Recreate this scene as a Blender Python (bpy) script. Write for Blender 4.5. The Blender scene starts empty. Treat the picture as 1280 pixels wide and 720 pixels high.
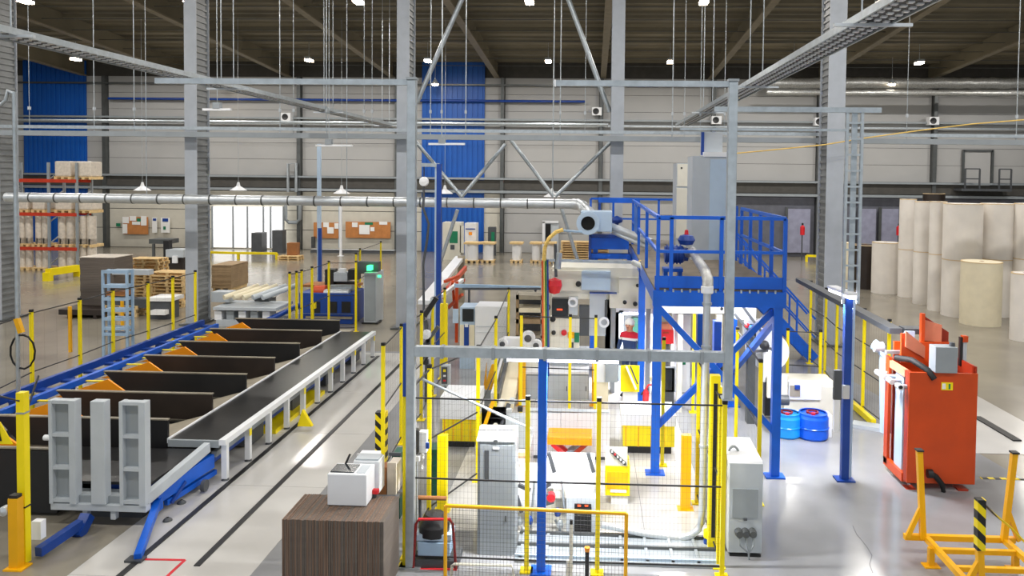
import bpy, bmesh, math, random
from mathutils import Vector, Matrix
random.seed(7)
C = bpy.context.scene.collection
SC = bpy.context.scene
# ---------------------------------------------------------------- camera
F, CX, CY = 960.0, 700.0, 250.6
EYE = Vector((0, 0, 5.05))
YAW, PIT, ROL = math.radians(2.4), 0.035, 0.0105
fw = Vector((-math.sin(YAW)*math.cos(PIT), math.cos(YAW)*math.cos(PIT), -math.sin(PIT)))
rt = Vector((math.cos(YAW), math.sin(YAW), 0)); up = rt.cross(fw)
rt2 = rt*math.cos(ROL) + up*math.sin(ROL); up2 = up*math.cos(ROL) - rt*math.sin(ROL)
cd = bpy.data.cameras.new('camera'); cam = bpy.data.objects.new('camera', cd); C.objects.link(cam)
cam.matrix_world = Matrix(((rt2.x, up2.x, -fw.x, 0), (rt2.y, up2.y, -fw.y, 0), (rt2.z, up2.z, -fw.z, EYE.z), (0, 0, 0, 1)))
cd.sensor_width = 36; cd.lens = F/1280*36; cd.shift_x = (640-CX)/1280; cd.shift_y = (CY-360)/1280
cd.clip_end = 300
SC.camera = cam
# ---------------------------------------------------------------- world, exposure
w = bpy.data.worlds.new('world'); SC.world = w; w.use_nodes = True
w.node_tree.nodes['Background'].inputs[0].default_value = (0.86, 0.93, 1.0, 1)
w.node_tree.nodes['Background'].inputs[1].default_value = 0.75
SC.view_settings.view_transform = 'Standard'; SC.view_settings.look = 'None'
SC.view_settings.exposure = 0.0; SC.view_settings.gamma = 1.0
LAMP_W = 360; LAMP_COL = (1.0, 0.97, 0.93)

def P(px, py, Y=None, z=None, X=None):
    d = fw + rt2*((px-CX)/F) + up2*((CY-py)/F)
    t = Y/d.y if Y is not None else ((z-EYE.z)/d.z if z is not None else X/d.x)
    return EYE + d*t
def G(px, py): return P(px, py, z=0)

# ---------------------------------------------------------------- materials
def lin(h):
    h = h.lstrip('#'); r = []
    for i in (0, 2, 4):
        c = int(h[i:i+2], 16)/255
        r.append(c/12.92 if c <= .04045 else ((c+.055)/1.055)**2.4)
    return r + [1]
MATS = {}
def mat(name, col, rough=.5, metal=0, var=.12, scale=3, bump=0, emit=0, stretch=None, alpha=1, col2=None, bscale=None):
    if name in MATS: return MATS[name]
    m = bpy.data.materials.new(name); m.use_nodes = True; nt = m.node_tree; b = nt.nodes['Principled BSDF']
    N = nt.nodes.new; L = nt.links.new
    c = lin(col); tc = N('ShaderNodeTexCoord'); mp = N('ShaderNodeMapping')
    L(tc.outputs['Object'], mp.inputs[0])
    if stretch: mp.inputs['Scale'].default_value = stretch
    no = N('ShaderNodeTexNoise'); no.inputs['Scale'].default_value = scale; no.inputs['Detail'].default_value = 5
    L(mp.outputs[0], no.inputs['Vector'])
    rp = N('ShaderNodeValToRGB'); rp.color_ramp.elements[0].position = .3; rp.color_ramp.elements[1].position = .7
    if col2: a = lin(col2); z = c
    else: a = [x*(1-var) for x in c[:3]]+[1]; z = [min(1, x*(1+var)) for x in c[:3]]+[1]
    rp.color_ramp.elements[0].color = a; rp.color_ramp.elements[1].color = z
    L(no.outputs['Fac'], rp.inputs[0]); L(rp.outputs[0], b.inputs['Base Color'])
    b.inputs['Roughness'].default_value = rough; b.inputs['Metallic'].default_value = metal
    if emit:
        b.inputs['Emission Color'].default_value = c; b.inputs['Emission Strength'].default_value = emit
    if alpha < 1:
        b.inputs['Alpha'].default_value = alpha
    if bump:
        n2 = N('ShaderNodeTexNoise'); n2.inputs['Scale'].default_value = bscale or scale*6
        L(mp.outputs[0], n2.inputs['Vector'])
        bp = N('ShaderNodeBump'); bp.inputs['Strength'].default_value = bump; bp.inputs['Distance'].default_value = .01
        L(n2.outputs['Fac'], bp.inputs['Height']); L(bp.outputs[0], b.inputs['Normal'])
    MATS[name] = m; return m
M = dict(
 conc=mat('warehouse_concrete', '#8d877a', .2, var=.14, scale=.5, bump=.04),
 epoxy=mat('production_floor', '#8f9092', .16, var=.12, scale=.7, bump=.03),
 pale=mat('pale_floor_paint_and_glare', '#c4c2be', .18, var=.05, scale=1, bump=.02),
 wallp=mat('wall_panel', '#acacab', .55, var=.05, scale=.4),
 walld=mat('wall_dark', '#4a4844', .7), wallc=mat('wall_cream', '#cdc9bc', .6, var=.04),
 deck=mat('roof_deck', '#7a7463', .7, var=.15, scale=.6), beam=mat('beam_paint', '#857d6b', .6),
 col=mat('column_paint', '#aab0b8', .45, var=.06), cold=mat('column_web', '#7c7f80', .5),
 galv=mat('galvanised', '#b4bcc1', .35, .55, var=.12, scale=9), alu=mat('aluminium', '#cfd4d8', .38, .6, var=.08, scale=4),
 steel=mat('dark_steel', '#5f6262', .4, .5), blackm=mat('black_metal', '#1c1c1e', .45), belt=mat('black_belt', '#1d1d1e', .3, var=.25, scale=2, bump=.1),
 brownp=mat('dark_brown_plate', '#2a211c', .45, var=.25, scale=2), tan=mat('bay_sheet', '#958d7c', .5, var=.2),
 yel=mat('safety_yellow', '#f8e000', .4, var=.04), yeld=mat('golden_yellow', '#f0b000', .4, var=.06), ora=mat('bright_orange', '#ff9c00', .45, var=.05),
 mach=mat('machine_orange', '#c6460e', .4, var=.1, scale=2), machd=mat('machine_orange_dark', '#9c2d12', .45), machp=mat('machine_orange_pale', '#e08868', .3),
 blue=mat('signal_blue', '#0a5ccc', .4, var=.1), navy=mat('navy_blue', '#123f92', .4), blued=mat('blue_panel', '#0757b2', .45, var=.12, scale=.5),
 sky=mat('light_blue_metal', '#9db8d2', .45), drum=mat('drum_blue', '#0a5ad8', .3), drum2=mat('drum_light_blue', '#1590e8', .3),
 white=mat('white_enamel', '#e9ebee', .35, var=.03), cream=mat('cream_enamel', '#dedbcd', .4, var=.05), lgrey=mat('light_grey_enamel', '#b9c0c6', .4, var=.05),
 mgrey=mat('mid_grey_enamel', '#949ba0', .4, var=.05), pgrey=mat('pale_blue_grey', '#b4c8dc', .4, var=.04), dgrey=mat('dark_grey', '#4b4e52', .45),
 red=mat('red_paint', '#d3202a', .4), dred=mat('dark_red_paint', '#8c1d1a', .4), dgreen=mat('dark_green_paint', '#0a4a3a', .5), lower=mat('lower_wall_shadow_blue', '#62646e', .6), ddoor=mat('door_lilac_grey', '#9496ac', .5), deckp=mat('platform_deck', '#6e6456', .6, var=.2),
 green=mat('green_paint', '#0d7a54', .5),
 wood=mat('pallet_wood', '#dfc08a', .75, var=.15, scale=5), ply=mat('plywood', '#9c8464', .7, var=.15), card=mat('brown_card', '#a06a3e', .8),
 kraft=mat('kraft_sheet', '#7a6353', .75, var=.28, scale=14, stretch=(3, 3, .15)), kraft2=mat('kraft_sheet_grey', '#6b625a', .8, var=.12, stretch=(.3, .3, 5)),
 paper=mat('paper_roll', '#e6e0d8', .6, var=.05, scale=2), paperc=mat('paper_roll_cream', '#e6dcc0', .6, var=.05), papere=mat('roll_end_edge', '#d8bf96', .7),
 wrap=mat('film_wrapped', '#d8cec0', .3, var=.12, scale=8), dark=mat('dark_void', '#0c0c0c', .8), rubber=mat('rubber', '#161616', .7),
 cork=mat('cork', '#c07f48', .9), sheet=mat('white_sheet', '#f2f2f0', .7, var=.02), hose_y=mat('yellow_hose', '#e8c46a', .5), hose_o=mat('orange_cable', '#d8582a', .5),
 hose_g=mat('green_cable', '#2f8a3c', .5), skin=mat('skin', '#c98f72', .6), hair=mat('hair', '#3a2a20', .8), workb=mat('work_clothes_blue', '#2e4a7a', .8),
 rwire=mat('fence_wire', '#2a2a2c', .5), blk_rack=mat('rack_blue', '#3d5f9a', .5), rackr=mat('rack_red', '#c23a20', .5),
 lampw=mat('lamp_glow', '#ffe9c8', .4, var=0, emit=40), tubew=mat('tube_glow', '#f2f0ff', .4, var=0, emit=9), glow_g=mat('green_indicator', '#3cf08c', .4, emit=3),
 office=mat('office_light', '#ffffff', .5, var=0, emit=1.1), insul=mat('foil_insulation', '#b9bab8', .35, .6, var=.25, scale=14, bump=.6), screen=mat('machine_screen', '#1d2328', .2),
 amber=mat('amber_text', '#ff4a20', .4, emit=1.5))
def striped(name, c1, c2, freq, ang=.8):
    m = bpy.data.materials.new(name); m.use_nodes = True; nt = m.node_tree; b = nt.nodes['Principled BSDF']; N = nt.nodes.new; L = nt.links.new
    tc = N('ShaderNodeTexCoord'); mp = N('ShaderNodeMapping'); mp.inputs['Rotation'].default_value = (0, ang, 0)
    wv = N('ShaderNodeTexWave'); wv.inputs['Scale'].default_value = freq; rp = N('ShaderNodeValToRGB'); rp.color_ramp.interpolation = 'CONSTANT'
    rp.color_ramp.elements[0].color = lin(c1); rp.color_ramp.elements[1].color = lin(c2); rp.color_ramp.elements[1].position = .5
    L(tc.outputs['Object'], mp.inputs[0]); L(mp.outputs[0], wv.inputs[0]); L(wv.outputs['Fac'], rp.inputs[0]); L(rp.outputs[0], b.inputs['Base Color'])
    b.inputs['Roughness'].default_value = .4; return m
M['hazard'] = striped('hazard_stripes', '#f2d800', '#141414', 2.2)

# ---------------------------------------------------------------- mesh builder
class MB:
    def __init__(s): s.v = []; s.f = []; s.sm = []
    def add(s, vs, fs, sm=False):
        o = len(s.v); s.v += [tuple(v) for v in vs]
        for f in fs: s.f.append(tuple(o+i for i in f)); s.sm.append(sm)
        return s
    def box(s, x0, x1, y0, y1, z0, z1):
        if x1 < x0: x0, x1 = x1, x0
        if y1 < y0: y0, y1 = y1, y0
        if z1 < z0: z0, z1 = z1, z0
        return s.add([(x, y, z) for z in (z0, z1) for y in (y0, y1) for x in (x0, x1)],
                     [(0, 2, 3, 1), (4, 5, 7, 6), (0, 1, 5, 4), (2, 6, 7, 3), (0, 4, 6, 2), (1, 3, 7, 5)])
    def bar(s, p, q, w, h=None, upv=None):
        p = Vector(p); q = Vector(q); h = h or w; d = (q-p).normalized()
        u = Vector(upv) if upv else (Vector((0, 0, 1)) if abs(d.z) < .95 else Vector((0, 1, 0)))
        a = d.cross(u).normalized()*(w/2); b = a.cross(d).normalized()*(h/2)
        vs = [p-a-b, p+a-b, p+a+b, p-a+b, q-a-b, q+a-b, q+a+b, q-a+b]
        return s.add(vs, [(0, 1, 2, 3), (7, 6, 5, 4), (0, 4, 5, 1), (1, 5, 6, 2), (2, 6, 7, 3), (3, 7, 4, 0)])
    def tube(s, p, q, r, n=8, r2=None):
        return s.path([p, q], r, n, r2)
    def path(s, pts, r, n=8, r2=None):
        pts = [Vector(p) for p in pts]; rings = []
        for i, p in enumerate(pts):
            d = (pts[min(i+1, len(pts)-1)]-pts[max(i-1, 0)]).normalized()
            u = Vector((0, 0, 1)) if abs(d.z) < .9 else Vector((0, 1, 0))
            a = d.cross(u).normalized(); b = a.cross(d).normalized()
            rr = r if r2 is None else r+(r2-r)*i/(len(pts)-1)
            rings.append([p+(a*math.cos(t)+b*math.sin(t))*rr for t in [2*math.pi*k/n for k in range(n)]])
        vs = [v for g in rings for v in g]; fs = []
        for i in range(len(pts)-1):
            for k in range(n): fs.append((i*n+k, i*n+(k+1) % n, (i+1)*n+(k+1) % n, (i+1)*n+k))
        s.add(vs, fs, True)
        if n > 3:
            s.add(rings[0], [tuple(range(n-1, -1, -1))]); s.add(rings[-1], [tuple(range(n))])
        return s
    def lathe(s, c, prof, n=24, axis='z'):
        c = Vector(c); vs = []
        def pt(r, h, t):
            a, b = r*math.cos(t), r*math.sin(t)
            return c+(Vector((a, b, h)) if axis == 'z' else Vector((a, h, b)) if axis == 'y' else Vector((h, a, b)))
        for i in range(len(prof)-1):
            (r0, h0), (r1, h1) = prof[i], prof[i+1]
            A = [pt(r0, h0, 2*math.pi*k/n) for k in range(n)]+[pt(r1, h1, 2*math.pi*k/n) for k in range(n)]
            s.add(A, [(k, (k+1) % n, n+(k+1) % n, n+k) for k in range(n)], abs(r1-r0) < abs(h1-h0)*2)
        return s
    def prism(s, pts, a0, a1, axis='y'):
        n = len(pts); f = {'y': lambda u, v, a: (u, a, v), 'x': lambda u, v, a: (a, u, v), 'z': lambda u, v, a: (u, v, a)}[axis]
        vs = [f(u, v, a0) for u, v in pts]+[f(u, v, a1) for u, v in pts]
        return s.add(vs, [tuple(range(n)), tuple(range(2*n-1, n-1, -1))]+[(i, n+i, n+(i+1) % n, (i+1) % n) for i in range(n)])
    def px(s, x0, x1, yt, yb, Y, d, z0=None):
        a = P(x0, yt, Y=Y); b = P(x1, yb, Y=Y)
        return s.box(a.x, b.x, Y, Y+d, a.z, max(b.z, .004) if z0 is None else z0)
    def lo(s):
        xs, ys, zs = zip(*s.v); return Vector(((min(xs)+max(xs))/2, (min(ys)+max(ys))/2, min(zs)))
def mk(name, B, m, off=(0, 0, 0), bevel=0):
    off = Vector(off); me = bpy.data.meshes.new(name)
    me.from_pydata([tuple(Vector(v)-off) for v in B.v], [], B.f)
    me.polygons.foreach_set('use_smooth', B.sm)
    bm = bmesh.new(); bm.from_mesh(me); bmesh.ops.recalc_face_normals(bm, faces=bm.faces); bm.to_mesh(me); bm.free()
    me.materials.append(M[m] if isinstance(m, str) else m)
    o = bpy.data.objects.new(name, me); C.objects.link(o)
    if bevel:
        b = o.modifiers.new('bevel', 'BEVEL'); b.width = bevel; b.segments = 2; b.limit_method = 'ANGLE'
    return o
def tag(o, label, cat, group=None, kind=None):
    if label: o['label'] = label
    if cat: o['category'] = cat
    if group: o['group'] = group
    if kind: o['kind'] = kind
    return o
def thing(name, label, cat, loc=(0, 0, 0), group=None):
    o = bpy.data.objects.new(name, None); C.objects.link(o); o.location = loc; o.empty_display_size = .2
    return tag(o, label, cat, group)
def part(root, name, B, m, label=None, kind=None, bevel=0):
    off = Vector(root.location)
    r = root.parent
    while r: off += Vector(r.location); r = r.parent
    o = mk(name, B, m, off, bevel); o.parent = root
    if label: o['label'] = label
    if kind: o['kind'] = kind
    return o
def solo(name, label, cat, B, m, group=None, kind=None, bevel=0):
    c = B.lo(); o = mk(name, B, m, c, bevel); o.location = c
    return tag(o, label, cat, group, kind)
def struct(name, B, m, parent=None, label=None):
    o = mk(name, B, m)
    if parent: o.parent = parent
    else: o['kind'] = 'structure'
    if label: o['label'] = label
    return o
def copy_tree(o, parent=None):
    c = o.copy(); C.objects.link(c); c.parent = parent
    for ch in list(o.children): copy_tree(ch, c)
    return c
def unit(name, label, cat, rect, Y, d, m, parts=(), floor=True, group=None, bevel=0, body='body', z0=None):
    """a box-bodied machine or cabinet: body plus parts given as (name, rect, material, how far proud[, depth])"""
    x0, x1, yt, yb = rect; B = MB().px(x0, x1, yt, yb, Y, d, 0 if floor else z0)
    r = thing(name, label, cat, B.lo(), group); part(r, body, B, m, bevel=bevel)
    for q in parts:
        n, (a, b, c, e), mm, pr = q[:4]; dp = q[4] if len(q) > 4 else .01
        part(r, n, MB().px(a, b, c, e, Y-pr, pr+dp), mm)
    return r
def area(root, loc, size, power, col=LAMP_COL, rot=(0, 0, 0), sy=None):
    l = bpy.data.lights.new('lamp_light', 'AREA'); l.energy = power; l.color = col[:3]; l.size = size
    if sy: l.shape = 'RECTANGLE'; l.size_y = sy
    o = bpy.data.objects.new('lamp_light', l); C.objects.link(o); o.parent = root; o.rotation_euler = rot
    o.location = Vector(loc)-Vector(root.location)
    return o
# ================================================================ the hall
floor = struct('floor', MB().box(-46, 46, -10, 49.2, -.3, 0), 'conc')
struct('production_floor', MB().prism([(-6.45, -6), (-4.2, -6), (9, -6), (7.3, 13), (6.2, 21.2), (-6.45, 21.2)], -.002, .004, 'z'), 'epoxy', floor)
for i in range(9):
    y0 = 3.0+i*2.6*(.8 if i > 5 else 1)
for i, (a, b) in enumerate([(-6, 9.1), (9.11, 11.9), (11.91, 14.4), (14.41, 17.2), (17.21, 21.0)]):
    struct('slab', MB().box(-6.44, -4.2, a, b, .003, .009), 'pale', floor)
for X in (-5.79, -4.97):
    struct('floor_rail', MB().box(X-.04, X+.04, 8.6 if X < -5.5 else 9.4, 20.6, .005, .022), 'blackm', floor)
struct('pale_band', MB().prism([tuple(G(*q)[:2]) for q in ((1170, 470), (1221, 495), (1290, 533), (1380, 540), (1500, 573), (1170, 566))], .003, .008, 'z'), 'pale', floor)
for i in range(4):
    for j in range(3): struct('slab', MB().box(-2.2+i*1.0, -1.21+i*1.0, 10.6+j*3.3, 13.89+j*3.3, .0042, .008), 'pale', floor)  # cell slabs kept pale: white glare of the machine lamps put into the colour
struct('floor_rail', MB().bar(P(1221, 521, z=.02), P(1272, 551, z=.02), .16, .03), 'blackm', floor)
struct('floor_marking', MB().box(P(1218, 592, z=0).x, 8.6, 13.0, 13.07, .004, .012), 'hazard', floor, 'yellow and black floor tape')
r1 = MB(); r1.bar(P(175, 699, z=.012), P(231, 700, z=.012), .04, .006); r1.bar(P(231, 700, z=.012), P(205, 724, z=.012), .04, .006)
struct('floor_marking', r1, 'red', floor, 'red corner line')
# cracks in the grey floor
cr = MB(); pts = [(1066, 657), (1071, 668), (1078, 676), (1084, 684), (1090, 694), (1087, 705), (1091, 716)]
for a, b in zip(pts, pts[1:]): cr.bar(P(*a, z=.006), P(*b, z=.006), .008, .003)
struct('crack', cr, 'dgrey', floor)
YW = 48.5
wall = struct('wall_back', MB().box(-46, 46, YW+.08, YW+.4, 0, 12.2), 'walld')
cxs = [-38, -31.4, -25, -18.7, -12.4, -5.7, .5, 7.5, 14.0, 21.0, 27.4, 34]
pm = {}
for i in range(len(cxs)-1):
    a, b = cxs[i]+.14, cxs[i+1]-.14
    for k in range(6):
        z0 = 4.75+k*1.05
        struct('panel', MB().box(a, b, YW, YW+.1, z0, z0+1.03), 'wallp', wall)
    if b < 8:
        for k in range(3):
            struct('panel', MB().box(a, b, YW, YW+.1, k*1.25+.02, k*1.25+1.23), 'wallc' if b < -4 else 'wallp', wall)
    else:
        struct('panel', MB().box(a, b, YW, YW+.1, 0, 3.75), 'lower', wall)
for x in cxs[1:-1]:
    struct('wall_post', MB().box(x-.11, x+.11, YW-.35, YW+.05, 0, 11), 'steel', wall)
for z, h, m in ((4.62, .12, 'mgrey'), (3.78, .16, 'mgrey'), (10.5, .1, 'steel'), (8.33, .12, 'mgrey'), (8.0, .1, 'galv')):
    struct('girt', MB().box(-46, 46, YW-.45, YW-.25, z, z+h), m, wall)
struct('gutter_beam', MB().box(-46, 46, YW-.25, YW+.02, 3.98, 4.58), 'walld', wall)
def pipe(label, z, X0, X1, Y, r, m):
    solo('service_pipe', label, 'pipe', MB().tube((X0, Y, z), (X1, Y, z), r), m)
pipe('long thin blue pipe running high along the back wall', 9.55, -31, -.5, YW-.44, .08, 'navy')
# blue strips on the wall
def blue_panel(n, x0, x1):
    Bk = MB().box(x0, x1, YW-.12, YW-.02, 0, 12); root = struct('door_%d' % n, Bk, 'blued')
    root['label'] = 'tall corrugated blue shutter on the back wall'
    k = int((x1-x0)/.32)
    for i in range(k):
        X = x0+.1+i*(x1-x0-.1)/k
        struct('slat', MB().box(X, X+.2, YW-.17, YW-.11, 0, 12), 'blued', root)
blue_panel(1, P(23, 90, Y=48).x, P(102, 90, Y=48).x)
blue_panel(2, P(526, 90, Y=48).x, P(605, 90, Y=48).x)
struct('wall_left', MB().box(-46.3, -46, -10, 49, 0, 16), 'wallp')
struct('wall_right', MB().box(46, 46.3, -10, 49, 0, 16), 'wallp')
# roof
def zr(Y): return 11.0+.0625*(YW-Y)
ce = MB(); Y = -10
prof = []
while Y < 49.2:
    for dy, dz in ((0, 0), (.45, 0), (.5, .09), (.95, .09)):
        prof.append((Y+dy, zr(Y+dy)+1.0+dz))
    Y += 1.0
n = len(prof)
ce.add([(x, y, z) for x in (-46, 46) for y, z in prof], [(i, i+1, n+i+1, n+i) for i in range(n-1)])
ceil = struct('ceiling', ce, 'deck')
top = MB(); top.add([(x, y, zr(y)+1.3) for x in (-46, 46) for y in (-10, 49.5)], [(0, 1, 3, 2)]); struct('roof_sheet', top, 'deck', ceil)
for k in range(-6, 6):
    X = .6+6.68*k
    b = MB()
    b.bar((X, -9, zr(-9)+.05), (X, YW, zr(YW)+.05), .34, .07); struct('beam_flange', b, 'beam', ceil)
    b = MB(); b.bar((X, -9, zr(-9)+.5), (X, YW, zr(YW)+.5), .06, .9); struct('beam', b, 'deck', ceil)
for i in range(20):
    Y = 47-i*2.5
    struct('purlin', MB().box(-46, 46, Y-.05, Y+.05, zr(Y)+.76, zr(Y)+.92), 'deck', ceil)
for i in range(0, 11):
    Y = 46-i*2.1
    struct('sprinkler_pipe', MB().tube((-30, Y, zr(Y)+.3), (30, Y, zr(Y)+.3), .02, 6), 'steel', ceil)
# columns
YC = 24.3
cols = []
def column(pxc, wd=.4, Y=YC, label=None, depth=.85):
    X = P(pxc, 300, Y=Y).x; H = zr(Y)+.1
    B = MB().box(X-wd/2, X+wd/2, Y, Y+.03, 0, H); root = struct('column', B, 'col')
    root['label'] = label
    struct('rear_flange', MB().box(X-wd/2, X+wd/2, Y+depth-.03, Y+depth, 0, H), 'col', root)
    struct('web', MB().box(X-.03, X+.03, Y+.02, Y+depth-.02, 0, H), 'cold', root)
    struct('web_casing', MB().box(X-wd/2+.07, X+wd/2-.07, Y+.031, Y+depth-.031, 0, H), 'cold', root)
    rb = MB()
    for i in range(int(H/.2)): rb.box(X-wd/2+.035, X+wd/2-.035, Y+.06, Y+depth-.06, i*.2+.05, i*.2+.12)
    o = struct('ribs', rb, 'cold', root); o['kind'] = 'stuff'
    struct('base_plate', MB().box(X-.35, X+.35, Y-.15, Y+depth+.15, 0, .05), 'steel', root)
    cols.append((X, Y)); return root
column(-7, label='grey steel column cut by the left edge of the picture')
column(239, label='ribbed grey steel column behind the black conveyor')
column(503, label='grey steel column left of the blue hoist post')
column(770, label='grey steel column rising behind the blue platform')
column(1042, .5, 23.0, label='wide grey steel column beside the ladder post')
def brace(a, b, w=.1):
    struct('brace', MB().tube(P(*a, Y=24.9), P(*b, Y=24.9), w/2), 'galv')['label'] = 'diagonal steel wind brace between columns'
brace((590, -30), (521, 128), .16); brace((700, -30), (762, 140), .16)
brace((512, 168), (577, 246), .12); brace((632, 180), (577, 246), .12); brace((636, 172), (692, 246), .12); brace((765, 176), (694, 246), .12)
brace((572, 262), (545, 345), .12); brace((701, 258), (724, 332), .12)
# pipes across the column row
def across(label, px, py, qx, qy, Y, r, m, sq=False):
    a = P(px, py, Y=Y); b = P(qx, qy, Y=Y)
    B = MB().bar(a, b, r*2) if sq else MB().tube(a, b, r, 10)
    return solo('steel_rail', label, 'rail', B, m)
r = thing('busbar_rail', 'long galvanised rail crossing the whole hall in front of the columns', 'rail', P(0, 166, Y=24.0))
part(r, 'rail', MB().bar(P(-300, 155, Y=24.0), P(1700, 174.5, Y=24.0), .1, .1), 'galv')
part(r, 'tray', MB().bar(P(-300, 163, Y=24.0), P(1700, 182.5, Y=24.0), .24, .16), 'mgrey')
for x, t in ((350, 0), (367, 0), (408, 0), (465, 0), (538, 0), (552, 0), (582, 0), (731, 0), (855, 0), (875, 0), (905, 0), (1133, 0), (118, 0), (168, 0), (37, 0), (1270, 0), (700, 0), (840, 0), (455, 0)):
    a = P(x, 166+x/100., Y=24.0); part(r, 'hanger_rod', MB().tube((a.x, 24.0, a.z), (a.x, 24.0, zr(24)+1), .009 if x % 2 else .015, 6), 'galv')
    part(r, 'clamp', MB().box(a.x-.03, a.x+.03, 23.96, 24.04, a.z+.75, a.z+.85), 'lgrey')
across('thin galvanised pipe near the back wall under the girts', 0, 150, 760, 156, 44, .09, 'galv')
# duct
D = P(8, 246.5, Y=23.3); E_ = P(716, 255, Y=23.3); zD = D.z
r = thing('ventilation_duct', 'long round silver duct crossing the left half of the hall', 'duct', (D.x, 23.3, zD))
part(r, 'duct_pipe', MB().tube((D.x, 23.3, zD), (E_.x, 23.3, zD), .15, 20), 'alu')
for k in range(22):
    X = D.x+.8+k*.82
    if X > E_.x-.2: break
    part(r, 'clamp_ring' if k % 2 else 'joint_ring', MB().tube((X-.02, 23.3, zD), (X+.02, 23.3, zD), .165 if k % 2 else .157, 20), 'steel')
part(r, 'elbow', MB().path([(E_.x, 23.3, zD), (E_.x+.18, 23.25, zD), (E_.x+.3, 23.1, zD-.05), (E_.x+.34, 22.8, zD-.1), (E_.x+.5, 21.0, zD-.15), (E_.x+.55, 20.62, zD-.22)], .17, 16), 'alu')
for xx in (D.x+4.5, D.x+10.8, -1.2):
    part(r, 'hanger_rod', MB().tube((xx, 23.3, zD+.14), (xx, 23.3, zr(23.3)+1), .012, 6), 'galv')
# cable trays
def tray(label, X0, X1, z, Y0, Y1, bulbs=True):
    r = thing('cable_tray', label, 'cable tray', ((X0+X1)/2, Y0, z))
    for X in (X0, X1): part(r, 'side_rail', MB().box(X-.015, X+.015, Y0, Y1, z-.01, z+.09), 'galv')
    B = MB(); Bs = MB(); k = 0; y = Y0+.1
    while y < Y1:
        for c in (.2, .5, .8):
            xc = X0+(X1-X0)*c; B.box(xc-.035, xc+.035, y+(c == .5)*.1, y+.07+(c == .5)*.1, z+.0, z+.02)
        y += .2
    part(r, 'painted_slot_light', B, 'white', kind='stuff')  # white squares paint in the brightness of the tray's perforations
    part(r, 'cables', MB().box(X0+.016, X1-.016, Y0, Y1, z+.021, z+.07), 'blackm')
    for y in range(int(Y0)+4, int(Y1), 7):
        part(r, 'hanger_rod', MB().tube((X0+.1, y, z+.02), (X0+.1, y, zr(y)+1), .012, 6), 'galv')
        part(r, 'hanger_rod', MB().tube((X1-.1, y, z+.02), (X1-.1, y, zr(y)+1), .012, 6), 'galv')
        part(r, 'cross_bar', MB().box(X0-.25, X1+.25, y-.03, y+.03, z-.04, z), 'alu')
    return r
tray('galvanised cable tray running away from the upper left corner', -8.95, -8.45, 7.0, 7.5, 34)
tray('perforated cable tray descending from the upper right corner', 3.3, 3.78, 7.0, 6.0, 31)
# ceiling lamps
descr = {}
for ri, (Y, dz) in enumerate(((4.5, .5), (17.0, .5), (29.7, .55), (42.3, .5))):
    for k in range(-4, 5):
        X = -2.5+6.66*k; z = zr(Y)-(dz-.35 if ri != 2 else .5)
        side = 'straight ahead' if k == 0 else ('%s to the %s' % (['', 'first bay', 'second bay', 'third bay', 'fourth bay'][abs(k)], 'left' if k < 0 else 'right'))
        row = ['nearest lamp row behind the picture top', 'second lamp row above the picture', 'bright lamp row at the picture top', 'far lamp row near the back wall'][ri]
        lab = 'glowing high bay lamp, %s, %s' % (row, side)
        r = thing('bay_lamp', lab, 'ceiling lamp', (X, Y, z), 'high bay lamps under the roof')
        part(r, 'housing', MB().box(X-.16, X+.16, Y-.3, Y+.3, z, z+.12), 'mgrey')
        part(r, 'lens', MB().box(X-.15, X+.15, Y-.28, Y+.28, z-.1, z), 'lampw')
        part(r, 'hanger_rod', MB().tube((X, Y, z+.1), (X, Y, zr(Y)+1.05), .015, 6), 'galv')
        area(r, (X, Y, z-.13), .5, LAMP_W)
for px_, lab in ((272, 'small glowing lamp right of the ribbed column near the back wall'), (544, 'small glowing lamp in front of the blue shutter'), (1115, 'small glowing lamp under the roof at right near the foil pipe')):
    a = P(px_, 105, Y=46.5)
    r = thing('bay_lamp', lab, 'ceiling lamp', a, 'small lamps by the back wall')
    part(r, 'housing', MB().lathe(a, [(.05, .3), (.22, .05), (.22, 0)], 12), 'mgrey')
    part(r, 'lens', MB().lathe(a, [(.0, -.12), (.16, -.1), (.2, .0)], 12), 'lampw')
    part(r, 'hanger_rod', MB().tube(a+Vector((0, 0, .28)), (a.x, a.y, zr(46.5)+1), .012, 6), 'galv')
# conical pendants
for px_, py_, wh in ((178, 238, 'above the pallet rack'), (171, 236, ''), (298, 238, 'beside the ribbed column'), (427, 242, 'above the cork board'), (556, 242, 'before the blue shutter'), (690, 246, 'above the wooden pallets')):
    if not wh: continue
    a = P(px_, py_, Y=38)
    r = thing('pendant_lamp', 'white cone pendant lamp over the silver duct '+wh, 'pendant lamp', a, 'white cone pendants')
    part(r, 'shade', MB().lathe(a, [(.05, .42), (.1, .22), (.4, .02), (.42, 0), (.36, 0), (.05, .2)], 16), 'white')
    part(r, 'bulb', MB().lathe(a, [(0, .0), (.09, .04), (.09, .14), (0, .2)], 10), 'office')
    part(r, 'hanger_rod', MB().tube(a+Vector((0, 0, .4)), (a.x, a.y, zr(38)+1), .01, 6), 'galv')
# loudspeakers on the wall
for px_, py_, wh in ((357, 146, 'left of the grey column, with a dark round cone'), (746, 139, 'beside the column behind the platform'), (896, 150, 'between the platform and the ladder post'), (1168, 151, 'above the paper rolls'), (1025, 152, 'beside the wide column')):
    r = unit('wall_speaker', 'small white wall speaker '+wh, 'speaker', (px_-6, px_+6, py_-5, py_+5), 47.7, .5, 'white', floor=False, group='wall speakers')
    a = P(px_-1, py_, Y=47.68); part(r, 'cone', MB().lathe(a, [(0, .02), (.18, -.01), (.2, .02)], 12, 'y'), 'blackm')
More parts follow.
